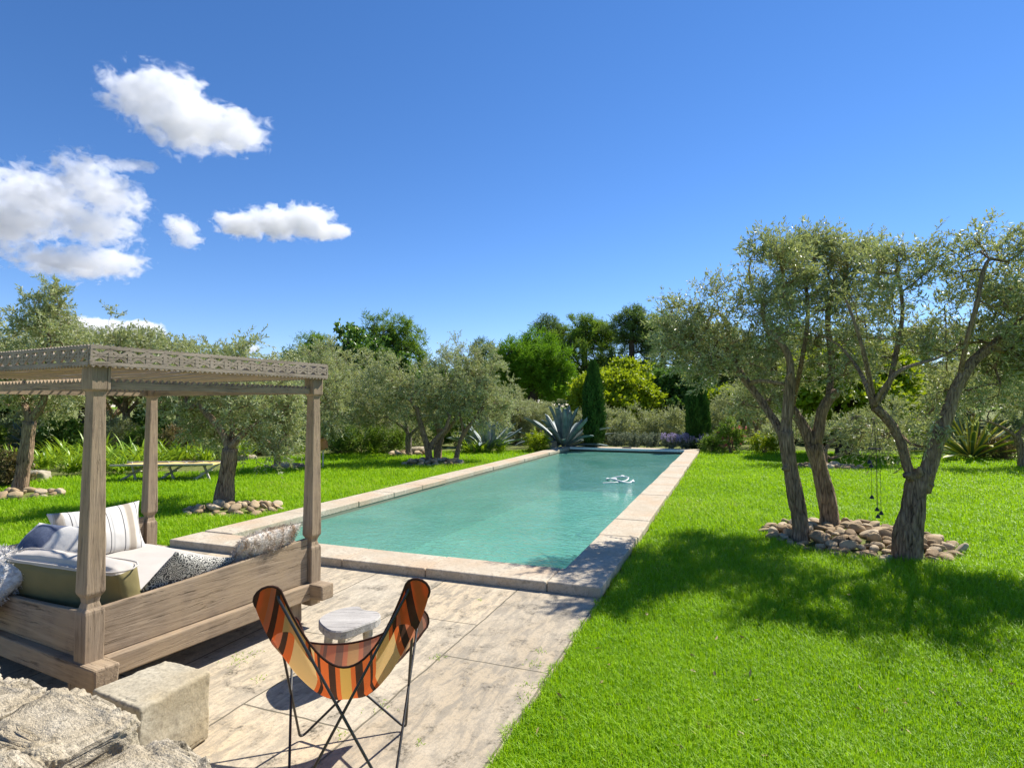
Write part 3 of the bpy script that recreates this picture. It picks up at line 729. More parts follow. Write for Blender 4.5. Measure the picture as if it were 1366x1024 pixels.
for a_ in [
    (118, 21, 396, 0, 'tall olive with a ragged top beside the leaning trunk tree at far left', .8), (175, 22.5, 425, 1, 'olive rising above the front rail of the daybed canopy', .95), (215, 24, 436, 2, 'olive behind the canopy corner of the daybed, next to the cloud bank', .9),
    (60, 23, 440, 3, 'olive half hidden behind the tall leaning trunk tree', 1.0), (-30, 18, 395, 1, 'olive cut by the left edge of the picture', 1.0), (262, 22, 438, 3, 'olive with a feathery crown above the middle of the daybed canopy', .8), (300, 24, 462, 0, 'olive in the back row right of the feathery crowned one', 1.0),
    (380, 23, 452, 2, 'broad olive above the right end of the daybed canopy', 1.1), (440, 25, 450, 1, 'olive right of the canopy, below the dark broadleaf tree', 1.1), (150, 27, 470, 2, 'low olive deep in the orchard behind the leafy border', 1.2), (20, 28, 450, 0, 'olive deep in the orchard at far left', 1.2),
    (480, 27, 490, 3, 'small olive behind the round green bush', 1.1), (690, 27, 520, 0, 'low olive just left of the large agave', 1.2), (660, 30, 505, 1, 'olive behind the slender leaning one', 1.0), (720, 31, 528, 2, 'squat olive below the round topped pine', 1.3),
    (1010, 25, 500, 3, 'olive behind the middle of the old ring trees', 1.0), (1220, 24, 480, 1, 'olive seen through the wide fork of the split tree', 1.1), (1300, 26, 470, 2, 'olive behind the yellow edged agave', 1.1), (1390, 27, 430, 0, 'big olive at the far right corner of the garden', 1.1), (1180, 30, 490, 3, 'olive deep behind the hanging chime', 1.2),
    (1090, 28, 500, 2, 'olive deep behind the second stone ring', 1.1), (340, 29, 480, 1, 'olive in the back row behind the folding camp bed', 1.1), (560, 29, 500, 0, 'olive behind the pale branched one', 1.1)]:
    orchard(*a_)

# --- pines, broadleaves and other tall trees behind
def puff_tree(name, u, D, vtop, wpx, blobs, nattr, leaf, bark, seed, label, crown, trunk_r=.2, trunk_top=.8, lean=0.0, group='tall trees behind the garden', **k):
    """blobs in units of the tree: x,z in half-widths / heights"""
    x = (u - CU) / FPX * D; h = (541 - vtop) / FPX * D + 1.75; w = wpx / FPX * D / 2
    B_ = [(bx * w, by * w, bz * h, rx * w, rx * w * .9, rz * h) for bx, by, bz, rx, rz in blobs]
    L = [([(0, 0, 0), (lean * .3, .05, h * .3), (lean * .7, 0, h * .55), (lean, 0, h * trunk_top)], trunk_r, trunk_r * .35)]
    return make_tree(name, (x, D, -.03), L, B_, int(nattr * 1.5), leaf, bark, seed, label, 'tree', group, crown=crown, step=.4, rtwig=.02, thin=.03, ridges=.03, twigbark=False, gap=.55, **k)
needles = dict(twigs=9, tlen=.55, nleaf=9, L=.30, Wd=.05, spread=1.1, up=.35, angle=.9)
bigleaf = dict(twigs=8, tlen=.5, nleaf=9, L=.24, Wd=.15, spread=1.2, up=.1, angle=1.1, droop=.15)
dome = [(0, 0, .80, .62, .17), (-.55, 0, .70, .45, .16), (.55, 0, .70, .45, .16), (0, .5, .72, .5, .15), (0, -.5, .72, .5, .15), (-.75, 0, .52, .3, .16), (.75, 0, .50, .32, .18), (0, 0, .55, .6, .14), (.5, -.3, .38, .3, .1)]
tallp = [(0, 0, .90, .55, .10), (-.4, 0, .80, .55, .11), (.45, .1, .77, .55, .12), (0, -.2, .66, .85, .13), (-.5, 0, .52, .45, .10), (.5, 0, .48, .5, .1), (0, .2, .42, .6, .08)]
ovalt = [(0, 0, .82, .70, .17), (-.3, .1, .74, .6, .18), (.4, -.1, .74, .6, .18), (-.55, 0, .60, .5, .2), (.55, 0, .60, .5, .2), (0, .4, .6, .6, .22), (0, -.4, .5, .65, .25), (-.45, 0, .36, .5, .18), (.45, 0, .36, .5, .18)]
puff_tree('stone_pine', 711, 40, 437, 98, dome, 330, 'stone_pine', 'bark_dark', 61, 'round topped bright green stone pine left of the narrow cypress', dict(needles, up=.7, L=.26, twigs=11), .2, .75)
puff_tree('pine_tree', 510, 44, 415, 108, ovalt, 300, 'pine', 'bark_dark', 62, 'bushy bright pine rising highest behind the olives left of the pool', dict(needles, L=.34), .22, .8)
puff_tree('broadleaf_tree', 458, 36, 428, 84, ovalt, 230, 'broad', 'bark_dark', 63, 'dark large leaved tree in front of the bushy bright pine', bigleaf, .2, .8)
puff_tree('broadleaf_tree', 428, 38, 446, 60, ovalt, 170, 'broad', 'bark_dark', 95, 'leafy tree filling the gap between the rounded pine and the dark large leaved trees', bigleaf, .18, .8)
puff_tree('broadleaf_tree', 500, 35, 446, 90, ovalt, 220, 'broad', 'bark_dark', 64, 'dark large leaved tree below the bushy bright pine', bigleaf, .2, .8)
puff_tree('pine_tree', 406, 46, 438, 74, ovalt, 170, 'pine', 'bark_dark', 65, 'small rounded pine left of the large leaved trees', needles, .18, .85)
puff_tree('pine_tree', 580, 50, 468, 70, ovalt, 160, 'pine_dark', 'bark_dark', 66, 'low dark pine right of the bushy bright pine', needles, .18, .85)
puff_tree('pine_tree', 640, 52, 455, 70, tallp, 180, 'pine_dark', 'bark_dark', 67, 'dark pine peeping over the olives left of the stone pine', needles, .18, .85)
puff_tree('pine_tree', 732, 54, 424, 70, tallp, 210, 'pine_dark', 'bark_dark', 68, 'dark pine directly behind the stone pine', needles, .22, .85)
puff_tree('pine_tree', 780, 52, 421, 96, tallp + [(.2, 0, .84, .7, .1)], 280, 'pine', 'bark_dark', 69, 'broad light pine behind the narrow cypress', needles, .24, .85)
puff_tree('pine_tree', 843, 50, 409, 72, tallp, 240, 'pine_dark', 'bark_dark', 70, 'tallest dark pine behind the yellow green tree', needles, .24, .88)
puff_tree('pine_tree', 885, 54, 418, 70, tallp, 220, 'pine', 'bark_dark', 71, 'thin pine with bare stems right of the tallest dark pine', needles, .2, .88)
puff_tree('pine_tree', 930, 56, 425, 70, tallp, 180, 'pine_dark', 'bark_dark', 72, 'dark pine behind the tree limb that reaches over the pool', needles, .2, .88)
for i, (u, D, vt, w_, lf, lb) in enumerate([(985, 50, 440, 90, 'pine_dark', 'dark pine behind the left part of the old olive crowns'), (1050, 54, 430, 90, 'pine', 'pine behind the middle trunks of the stone ring'), (1130, 52, 440, 100, 'pine_dark', 'dark pine behind the yellow green tree on the right'),
                                     (1210, 56, 436, 90, 'pine', 'pine behind the wide fork of the split olive'), (1290, 52, 440, 100, 'pine_dark', 'dark pine behind the right part of the crowns'), (1370, 50, 430, 110, 'pine', 'pine at the right edge of the picture'), (240, 50, 480, 90, 'pine_dark', 'low dark pine behind the daybed canopy'), (110, 52, 475, 110, 'pine_dark', 'low dark pine behind the orchard at far left'), (340, 52, 480, 90, 'pine', 'low pine behind the right end of the canopy')]):
    puff_tree('pine_tree', u, D, vt, w_, tallp, 190, lf, 'bark_dark', 80 + i, lb, needles, .2, .85)
puff_tree('deciduous_tree', 838, 33, 478, 64, ovalt, 150, 'lime', 'bark_dark', 90, 'upright yellow green tree behind the wide yellow green bush', dict(bigleaf, L=.2, Wd=.12), .12, .8)
puff_tree('deciduous_tree', 815, 31, 497, 120, ovalt, 240, 'lime', 'bark_dark', 91, 'wide yellow green tree between the two cypresses', dict(bigleaf, L=.2, Wd=.12), .12, .8)
puff_tree('broadleaf_tree', 893, 33, 492, 100, ovalt, 220, 'broad', 'bark_dark', 92, 'dark leafy tree left of the right hand cypress', bigleaf, .12, .8)
puff_tree('deciduous_tree', 1128, 20.5, 462, 160, ovalt, 280, 'lime', 'bark_dark', 93, 'yellow green tree glowing behind the old ring olives', dict(bigleaf, L=.2, Wd=.13), .14, .8)
puff_tree('deciduous_tree', 968, 29, 520, 70, ovalt, 130, 'lime', 'bark_dark', 94, 'small yellow green tree right of the right hand cypress', dict(bigleaf, L=.18, Wd=.11), .1, .8)
# --- far wood that reads as one mass
g = np.random.default_rng(99)
ang = g.uniform(R(-62), R(62), 1500); dist = g.uniform(62, 82, 1500)
A = np.stack([dist * np.sin(ang), dist * np.cos(ang), g.uniform(.3, 1, 1500) * (5.0 + 1.6 * np.sin(ang * 19) + 1.1 * np.sin(ang * 47))], 1)
me = crown_mesh('far_wood', A, unit(A * [0, 0, 1] + [0, -.3, .3]), M['pine_dark'], g, twigs=12, tlen=1.3, nleaf=5, L=.9, Wd=.4, spread=1.2)
tag(link(bpy.data.objects.new('far_wood', me)), 'distant dark wood closing the garden behind the pines', 'wood', None, 'stuff')

# --- cypresses
def cypress(u, v, vtop, wpx, seed, label):
    b = G(u, v); b[2] = -.03; D = b[1]; h = (541 - vtop) / FPX * D + 1.75; w = wpx / FPX * D / 2
    g = np.random.default_rng(seed); N = 17000
    t = g.uniform(0, 1, N) ** .85; prof = w * np.minimum(1, (1 - t) * 3.6) ** .6 * (.86 + .14 * np.sin(t * 5)) * (1 - .15 * (t < .06))
    a = g.uniform(0, 2 * np.pi, N); lump = 1 + .13 * np.sin(a * 5 + t * 9) + .09 * np.sin(a * 9 - t * 21)
    rr = prof * lump * g.uniform(.55, 1.03, N)
    Pq = np.stack([rr * np.cos(a), rr * np.sin(a), t * h], 1)
    d = unit(np.stack([np.cos(a) * .35, np.sin(a) * .35, np.ones(N)], 1) + g.normal(0, .22, (N, 3)))
    V, F = leaf_quads(Pq, d, g.uniform(.10, .24, N), g.uniform(.03, .06, N), g)
    root = empty('cypress', b, 0, label, 'tree', 'narrow cypresses beyond the pool')
    np_obj('crown', V, [F], M['cypress'], root, attrs={'rnd': ('FACE', g.uniform(0, 1, N)), 'clump': ('FACE', (.5 + .3 * np.sin(a * 5 + t * 9) + g.normal(0, .15, N)).clip(0, 1))})
    mb = MB(); mb.tube([(0, 0, 0), (0, 0, h * .5), (.02, 0, h * .93)], [w * .3, w * .28, .02], 10); mb.build('trunk', M['bark_dark'], root, smooth=True)
cypress(792, 598, 484, 25, 101, 'narrow dark cypress standing behind the large agave')
cypress(931, 599, 500, 27, 102, 'narrow dark cypress behind the right far corner of the pool')

# --- agaves
n = NT('agave_leaf'); at_ = n.n('ShaderNodeAttribute', attribute_name='edge').outputs['Fac']; a = n.noise(n.coord('Object'), 5, 4)
blue = n.ramp(a, [(.3, (.115, .165, .155)), (.7, (.24, .30, .285))]); M['agave'] = n.done(n.pbr(n.mix(n.ramp(at_, [(.93, (0, 0, 0)), (.99, (.6,) * 3)]), blue, (.06, .06, .04)), .5, None, .35))
n = NT('edged_agave_leaf'); at_ = n.n('ShaderNodeAttribute', attribute_name='edge').outputs['Fac']; a = n.noise(n.coord('Object'), 5, 4)
M['agave_y'] = n.done(n.pbr(n.mix(n.ramp(at_, [(.60, (0, 0, 0)), (.68, (1, 1, 1))]), n.ramp(a, [(.3, (.05, .10, .05)), (.7, (.10, .16, .08))]), (.52, .46, .06)), .45, None, .4))
def agave(name, u, v, Rm, n_leaves, wid, seed, label, mat, cut=(), group='agaves in the beds'):
    b = G(u, v); b[2] = -.03; g = np.random.default_rng(seed)
    Vs, Fs, E, n0 = [], [], [], 0
    for k in range(n_leaves):
        f = k / n_leaves; az = k * 2.39996 + g.normal(0, .12)
        el = R(84 - 74 * f ** .8) + g.normal(0, .06); Lf = Rm * (.72 + .34 * f) * g.uniform(.85, 1.1)
        bend = g.uniform(.1, .55) * (.4 + f); S = 12; t = np.linspace(0, 1, S)
        trunc = 1.0
        if k in cut: trunc, el, Lf = .80, R(g.uniform(68, 86)), Rm * 1.0
        e = el - bend * t ** 2 * 1.1 + (.5 * t ** 4 if k % 3 == 0 else 0)
        ds = Lf * trunc / (S - 1); x = np.cumsum(np.cos(e)) * ds; z = np.cumsum(np.sin(e)) * ds + .05
        tt = t * trunc; w = wid * (.62 + .8 * tt - .2 * tt ** 2) * np.sqrt(np.maximum(0, 1 - tt ** 3.2)) * .8
        rad = np.array([math.cos(az), math.sin(az), 0]); side = np.array([-math.sin(az), math.cos(az), 0])
        ctr = rad * (x + .08)[:, None] + np.array([0, 0, 1]) * z[:, None]
        nrm = np.stack([-np.sin(e)[:, None] * rad + np.cos(e)[:, None] * np.array([0, 0, 1])], 0)[0]
        cols = []
        for s in np.linspace(-1, 1, 7): cols.append(ctr + side * (w * s)[:, None] + nrm * (w * .42 * s * s)[:, None])
        for s in np.linspace(1, -1, 7): cols.append(ctr + side * (w * s * .97)[:, None] + nrm * (w * .42 * s * s - .05 * wid - .28 * w * (1 - s * s))[:, None])
        C_ = np.stack(cols, 1); V = C_.reshape(-1, 3); m = 14
        i = np.arange(S - 1)[:, None] * m + np.arange(m)[None]; j = np.arange(S - 1)[:, None] * m + (np.arange(m)[None] + 1) % m
        Fs.append(np.stack([i, i + m, j + m, j], -1).reshape(-1, 4) + n0)
        c0_ = (S - 1) * m                              # end cap, seen on the cut leaves
        Fs.append(np.array([[c0_ + q, c0_ + q + 1, c0_ + 12 - q, c0_ + 13 - q] for q in range(6)]) + n0)
        ev = np.tile(np.abs(np.concatenate([np.linspace(-1, 1, 7), np.linspace(1, -1, 7)])), S)
        Vs.append(V); E.append(ev); n0 += len(V)
    o = np_obj(name, np.concatenate(Vs), [np.concatenate(Fs)], mat, smooth=True, attrs={'edge': ('POINT', np.concatenate(E))})
    o.location = b; return tag(o, label, 'agave', group)
agave('agave', 752, 597, 2.05, 40, .16, 111, 'huge blue grey agave with cut off leaf tips behind the far left pool corner', M['agave'], (2, 4, 7, 9))
agave('agave', 650, 601, 1.6, 34, .13, 112, 'blue grey agave under the slender leaning olive', M['agave'])
agave('agave', 1296, 611, 2.0, 36, .11, 113, 'agave with yellow edged leaves on the right side of the lawn', M['agave_y'])
agave('agave', 58, 606, 1.5, 28, .10, 114, 'silvery agave behind the leaning trunk olive at far left', M['agave'])
agave('agave', 420, 603, .55, 20, .05, 115, 'small blue agave beside the terracotta pot', M['agave'])
agave('agave', 243, 602, 1.2, 26, .09, 116, 'blue grey agave behind the reddish shrub and the camp bed', M['agave'])

# --- strap leaved plants, shrubs, lavender
def strap_mesh(seed, n_l, L, Wd, mat):
    g = np.random.default_rng(seed); S = 6; t = np.linspace(0, 1, S)
    az = g.uniform(0, 6.28, n_l); el = R(82) - g.uniform(0, .75, n_l); bend = g.uniform(.5, 1.7, n_l); Ls = L * g.uniform(.6, 1.15, n_l)
    e = el[:, None] - bend[:, None] * t[None] ** 1.5
    x = np.cumsum(np.cos(e), 1) * Ls[:, None] / S; z = np.cumsum(np.sin(e), 1) * Ls[:, None] / S
    o_ = np.stack([g.normal(0, .11, n_l), g.normal(0, .11, n_l), 0 * az], 1)
    rad = np.stack([np.cos(az), np.sin(az), 0 * az], 1); side = np.stack([-np.sin(az), np.cos(az), 0 * az], 1)
    ctr = o_[:, None] + rad[:, None] * x[..., None] + np.array([0, 0, 1]) * z[..., None]
    w = Wd * np.sin(np.pi * (.22 + .78 * t)) ** .8
    V = np.stack([ctr - side[:, None] * w[None, :, None], ctr + side[:, None] * w[None, :, None]], 2).reshape(-1, 3)
    b = np.arange(n_l)[:, None] * S * 2
    F = np.concatenate([b + np.array([2 * i, 2 * i + 1, 2 * i + 3, 2 * i + 2]) for i in range(S - 1)])
    r_ = np.tile(g.uniform(0, 1, n_l), S - 1); c_ = np.tile(g.uniform(0, 1, n_l), S - 1)
    return np_mesh('strap_leaves', V, [F], mat, attrs={'rnd': ('FACE', r_), 'clump': ('FACE', c_)})
sm = [strap_mesh(120 + i, 95, .95, .022, M['lily']) for i in range(3)]
spots = [(10, 632, 1.0), (55, 628, .9), (75, 622, .95), (95, 633, .8), (112, 624, 1.05), (135, 630, 1.0), (150, 622, 1.1), (165, 632, .95), (182, 624, 1.1), (205, 628, .9), (226, 620, 1.05), (250, 614, 1.0), (275, 618, .9), (318, 612, 1.1), (330, 606, .9),
         (215, 614, 1.0), (30, 622, 1.0), (128, 616, 1.1), (400, 606, .7), (497, 606, .8), (640, 604, .75), (668, 603, .7), (625, 604, .8), (90, 616, 1.0)]
for i, (u, v, s) in enumerate(spots):
    o = link(bpy.data.objects.new('daylily_clump', sm[i % 3])); p = G(u, v); p[2] = -.03
    o.location = p; o.rotation_euler = (0, 0, random.uniform(0, 6)); o.scale = (s, s, s * random.uniform(.85, 1.05))
    tag(o, 'bright green strap leaved clump in the border behind the left lawn' if u < 340 else 'green strap leaved clump at the edge of the lawn left of the pool', 'plant', 'strap leaved clumps in the left border' if u < 340 else 'strap leaved clumps near the pool')
def shrub(name, u, v, wpx, hpx, leaf, seed, label, cat='shrub', group=None, crown=None, nattr=70, extra=None, D=None):
    b = G(u, v) if D is None else np.array([(u - CU) / FPX * D, D, 0.0]); b[2] = -.03; D = b[1]; w, h = wpx / FPX * D / 2, hpx / FPX * D
    g = np.random.default_rng(seed)
    A = blob_points([(0, 0, h * .45, w * .85, w * .75, h * .5), (-.45 * w, .1, h * .38, w * .5, w * .5, h * .34), (.45 * w, 0, h * .4, w * .5, w * .5, h * .36)], nattr, g, .35)
    A[:, 2] = A[:, 2].clip(.05)
    root = empty(name, b, 0, label, cat, group)
    c = dict(twigs=8, tlen=.26, nleaf=10, L=.09, Wd=.03, spread=1.0, up=.4, angle=.8); c.update(crown or {})
    link(bpy.data.objects.new('foliage', crown_mesh('foliage', A, unit(A - [0, 0, h * .2]), M[leaf], g, **c)), root)
    mb = MB()
    for a in A[g.choice(len(A), min(14, len(A)), False)]: mb.tube([(g.normal(0, .04), g.normal(0, .04), 0), a * [.4, .4, .55], a], [.014, .010, .005], 5)
    mb.build('stem', M['bark'], root, smooth=True)
    if extra:
        E = A[g.choice(len(A), 26)] + g.normal(0, .12, (26, 3)) + unit(A[:26] - [0, 0, h * .2]) * .12
        link(bpy.data.objects.new('blossoms', crown_mesh('blossoms', E, unit(E), M[extra], g, twigs=4, tlen=.08, nleaf=3, L=.06, Wd=.05)), root)
    return root
oh = dict(twigs=9, tlen=.34, nleaf=12, L=.10, Wd=.03, up=.5)
for i, (u, D, w_, h_, lb) in enumerate([(815, 26.5, 60, 46, 'grey green olive hedge bush right of the narrow cypress by the agave'), (855, 27, 60, 50, 'grey green olive hedge bush in the middle of the row beyond the pool'), (896, 26.5, 56, 48, 'grey green olive hedge bush left of the cypress at the pool corner'), (958, 26.5, 46, 56, 'grey green olive hedge bush right of the cypress at the pool corner'),
                                    (735, 28, 56, 44, 'grey green olive bush behind the huge agave'), (1000, 27.5, 50, 50, 'grey green olive bush behind the pink flowering shrub'), (690, 27, 50, 46, 'grey green olive bush left of the huge agave'), (1215, 26, 60, 56, 'grey green bush seen under the fork of the split olive'), (1060, 27, 60, 50, 'grey green bush behind the twin trunks of the stone ring'), (1140, 25, 60, 50, 'grey green bush behind the hanging chime'),
                                    (1345, 25, 50, 44, 'grey green bush at the right edge behind the edged agave'), (1265, 26, 40, 50, 'grey green bush left of the edged agave'), (776, 27.5, 40, 40, 'grey green olive hedge bush behind the cypress near the agave')]):
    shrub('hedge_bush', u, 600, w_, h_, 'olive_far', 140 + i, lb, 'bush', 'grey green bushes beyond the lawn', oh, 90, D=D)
for i, (u, D, w_, h_, lf, lb) in enumerate([(-40, 19, 80, 60, 'shrub', 'green bush behind the border at the left edge of the picture'), (30, 21, 80, 56, 'olive_far', 'grey green bush behind the leaning trunk olive'), (90, 20, 70, 50, 'shrub', 'green bush behind the strap leaves left of the front post'), (145, 21, 70, 54, 'olive_far', 'grey green bush behind the strap leaves right of the front post'),
        (200, 23, 70, 56, 'broad', 'dark green bush in front of the orchard left of the rear post'), (255, 21, 60, 50, 'olive_far', 'grey green bush right of the rear daybed post'), (310, 22, 70, 56, 'shrub', 'green bush behind the left lawn olive'), (360, 23, 70, 60, 'olive_far', 'grey green bush behind the small stone ring'), (405, 24, 60, 60, 'shrub', 'green bush behind the right front daybed post'),
        (445, 26, 60, 60, 'olive_far', 'grey green bush above the terracotta pot'), (550, 26, 80, 54, 'olive_far', 'grey green bush behind the pale branched olive'), (610, 25, 70, 50, 'shrub', 'green bush behind the dark upright olive trunk'), (500, 27, 70, 60, 'broad', 'dark green bush above the round bush'), (1100, 26, 60, 46, 'shrub', 'green bush behind the flat stone patch'), (1180, 27, 60, 52, 'lime', 'yellow green bush right of the hanging chime')]):
    shrub('hedge_bush', u, 600, w_, h_, lf, 240 + i, lb, 'bush', 'bushes filling the beds behind the lawn', oh if lf == 'olive_far' else dict(L=.13, Wd=.06), 90, D=D)
shrub('round_bush', 521, 604, 54, 36, 'shrub', 160, 'round dense green bush beside the pale branched olive', 'bush', None, None, 90)
shrub('shrub', 480, 604, 64, 42, 'shrub', 161, 'loose dark green shrub left of the round bush', 'bush', None, None, 90)
shrub('shrub', 452, 605, 46, 40, 'shrub', 162, 'dark green shrub right of the terracotta pot', 'bush', None, None, 70)
shrub('shrub', 236, 612, 50, 42, 'redshrub', 163, 'reddish tinged shrub behind the camp bed', 'bush', None, None, 80)
shrub('shrub', 195, 606, 60, 40, 'shrub', 164, 'green shrub behind the strap leaves left of the rear daybed post', 'bush', None, None, 80)
shrub('shrub', 8, 648, 40, 40, 'redshrub', 165, 'reddish shrub at the left edge beside the leaning olive', 'bush', None, None, 70)
shrub('shrub', 285, 612, 30, 20, 'olive_far', 166, 'low grey mound plant right of the camp bed', 'bush', None, None, 50)
shrub('shrub', 345, 606, 34, 18, 'redshrub', 167, 'low grey brown plant near the small stone ring', 'bush', None, None, 50)
shrub('flowering_shrub', 974, 604, 30, 46, 'shrub', 168, 'upright shrub with pink flowers right of the pool corner', 'bush', None, None, 60, 'pink')
shrub('shrub', 1020, 604, 30, 26, 'lime', 169, 'small light green shrub at the far lawn edge', 'bush', None, None, 50)
shrub('shrub', 715, 602, 30, 26, 'lime', 170, 'yellow green plant at the foot of the huge agave', 'bush', None, None, 40)
shrub('shrub', 948, 603, 18, 18, 'shrub', 171, 'small green bush at the right far pool corner', 'bush', None, None, 40)
shrub('shrub', 1328, 612, 40, 26, 'redshrub', 172, 'dark dry shrub right of the edged agave', 'bush', None, None, 60)
def lavender(u, D, seed, col, label, n=70, w=.5, h=.62):
    g = np.random.default_rng(seed); b = np.array([(u - CU) / FPX * D, D, -.03])
    root = empty('lavender', b, 0, label, 'lavender', 'lavender bushes behind the far end of the pool')
    a = g.uniform(0, 6.28, n); r = g.uniform(0, w, n); bs = np.stack([r * .4 * np.cos(a), r * .4 * np.sin(a), 0 * a], 1)
    tip = np.stack([r * np.cos(a), r * np.sin(a), h * g.uniform(.7, 1.1, n)], 1)
    t = g.uniform(.15, .8, (n, 14)); pos = bs[:, None] + (tip - bs)[:, None] * t[..., None]
    V, F = leaf_quads(pos.reshape(-1, 3), unit(g.normal(size=(n * 14, 3)) + [0, 0, .8]), .13, .03, g)
    np_obj('foliage', V, [F], M['lavstem'], root, attrs={'rnd': ('FACE', g.uniform(0, 1, len(F))), 'clump': ('FACE', g.uniform(0, 1, len(F)))})
    t = g.uniform(.72, 1.02, (n, 16)); pos = bs[:, None] + (tip - bs)[:, None] * t[..., None] + g.normal(0, .012, (n, 16, 3))
    V, F = leaf_quads(pos.reshape(-1, 3), unit(g.normal(size=(n * 16, 3)) + [0, 0, .6]), .05, .035, g)
    np_obj('flower_spikes', V, [F], M[col], root, attrs={'rnd': ('FACE', g.uniform(0, 1, len(F))), 'clump': ('FACE', g.uniform(0, 1, len(F)))})
lav_at = lambda r, q: P(r, q)
for i, (r, lb) in enumerate([(-3.3, 'faded lavender bush right of the huge agave'), (-2.6, 'faded lavender bush next to the black lid'), (-1.9, 'faded lavender bush in the middle of the far pool end'), (-1.2, 'purple lavender bush left of the pool corner cypress'), (-.6, 'bright purple lavender bush below the cypress'), (.1, 'purple lavender bush at the right far corner of the pool')]):
    p = P(r, PLEN + .75 + .1 * (i % 2)); lavender(CU + p[0] / p[1] * FPX, p[1], 180 + i, 'lavender' if i > 2 else 'lavstem', lb, 80 if i > 2 else 60)
# ================================================================ STONES
n = NT('fieldstone'); oi = n.n('ShaderNodeObjectInfo'); c = n.coord('Object')
a = n.noise(c, 6, 5, .6); b = n.noise(c, 30, 4, .7)
col = n.ramp(oi.outputs['Random'], [(0, (.21, .14, .075)), (.35, (.34, .235, .125)), (.7, (.45, .335, .195)), (1, (.55, .45, .31))])
col = n.mix(n.ramp(a, [(.4, (0, 0, 0)), (.7, (.5,) * 3)]), col, (.42, .32, .20)); col = n.mix(n.ramp(b, [(.35, (.5,) * 3), (.5, (0, 0, 0))]), col, (.12, .09, .065))
M['fieldstone'] = n.done(n.pbr(col, .85, n.bump(b, .5, .01), .2))
def ico(sub):
    bm = bmesh.new(); bmesh.ops.create_icosphere(bm, subdivisions=sub, radius=1.0)
    v = np.array([x.co[:] for x in bm.verts]); f = np.array([[q.index for q in x.verts] for x in bm.faces]); bm.free(); return v, f
IV, IF = ico(4)
stone_me = []
for i in range(12):
    g = np.random.default_rng(300 + i); d = IV / np.linalg.norm(IV, axis=1, keepdims=True)
    sc_ = np.array([1, g.uniform(.6, .85), g.uniform(.42, .62)])
    v = d * (1 + .10 * vnoise(d, 1.5, 310 + i) + .05 * vnoise(d, 4.2, 330 + i) + .02 * vnoise(d, 11, 350 + i))[:, None]
    for _ in range(7):                                 # broken flats
        p_ = unit(g.normal(size=(1, 3)))[0]; k = v @ p_; lim = g.uniform(.66, .9); v = v - np.where(k > lim, (k - lim) * .85, 0)[:, None] * p_
    v = np.sign(v) * np.abs(v) ** (.86 if i % 2 else .95) * sc_
    stone_me.append(np_mesh('stone', v, [IF], M['fieldstone'], smooth=True))
def ring_stones(key, count, size, label, group, mound, seed, holes=()):
    cx, cy_, rx, ry = RINGS[key]; g = np.random.default_rng(seed); pts = []
    tries = 0
    while len(pts) < count and tries < 6000:
        tries += 1
        a, r = g.uniform(0, 6.283), math.sqrt(g.uniform(.0, 1)); s = size * g.uniform(.6, 1.22) * (1.0 if r < .85 else .85)
        x, y = cx + rx * r * math.cos(a), cy_ + ry * r * math.sin(a)
        if any((x - h[0]) ** 2 + (y - h[1]) ** 2 < (h[2] + s * .35) ** 2 for h in holes): continue
        if any((x - q[0]) ** 2 + (y - q[1]) ** 2 < (.40 * (s + q[2])) ** 2 for q in pts): 
            if tries < 4500: continue
        pts.append((x, y, s, r))
    for x, y, s, r in pts:
        o = link(bpy.data.objects.new('stone', stone_me[g.integers(12)]))
        o.location = (x, y, -.03 + s * .20 + mound * (1 - r * r) + g.uniform(-.01, .02)); k = s * .56
        o.scale = (k, k * g.uniform(.85, 1.15), k * g.uniform(.8, 1.15)); o.rotation_euler = (g.normal(0, .28), g.normal(0, .28), g.uniform(0, 6.28))
        tag(o, label, 'stone', group)
    # low mound of earth the stones lie on
    m, k = 20, 6; th = np.linspace(0, 2 * np.pi, m, endpoint=False); V = [(cx, cy_, -.026 + mound)]
    for j in range(1, k + 1):
        f = j / k; V += [(cx + rx * f * math.cos(t), cy_ + ry * f * math.sin(t), -.026 + mound * (1 - f * f) - .004 * (j == k)) for t in th]
    tri = [[0, 1 + i, 1 + (i + 1) % m] for i in range(m)]
    quad = [[1 + (j - 1) * m + i, 1 + j * m + i, 1 + j * m + (i + 1) % m, 1 + (j - 1) * m + (i + 1) % m] for j in range(1, k) for i in range(m)]
    tag(np_obj('earth_mound', V, [tri, quad], M['soil'], smooth=True), None, None, None, 'structure')
H3 = [(b1[0], b1[1], .12), (b2[0], b2[1], .15), (b3[0], b3[1], .15)]
ring_stones('group', 152, .195, 'rounded tan fieldstone in the large ring under the three old olives', 'stones of the large ring', .10, 401, H3)
hole = lambda u, v, r: [(*G(u, v)[:2], r)]
ring_stones('left_lawn', 44, .19, 'brown fieldstone heaped round the left lawn olive behind the daybed', 'stones round the left lawn olive', .07, 402, hole(297, 674, .2))
ring_stones('far_left', 30, .21, 'reddish tan fieldstone round the leaning trunk at the left edge', 'stones round the leaning olive', .06, 403, hole(25, 656, .18))
ring_stones('pool_pair', 40, .24, 'brown fieldstone round the olive trunks left of the pool', 'stones left of the pool', .08, 404, hole(573, 616, .15) + hole(584, 613, .15) + hole(608, 614, .1))
ring_stones('white_branch', 14, .26, 'brown fieldstone under the olive with pale branches', 'stones under the pale branched olive', .06, 405, hole(545, 607, .15))
ring_stones('bed_edge', 16, .22, 'tan fieldstone round the small olive behind the right daybed post', 'stones of the small ring by the border', .05, 406, hole(372, 623, .15))
ring_stones('right_lawn', 28, .24, 'tan fieldstone in the flat patch behind the large ring', 'stones of the patch behind the large ring', .05, 407, hole(1098, 620, .15))
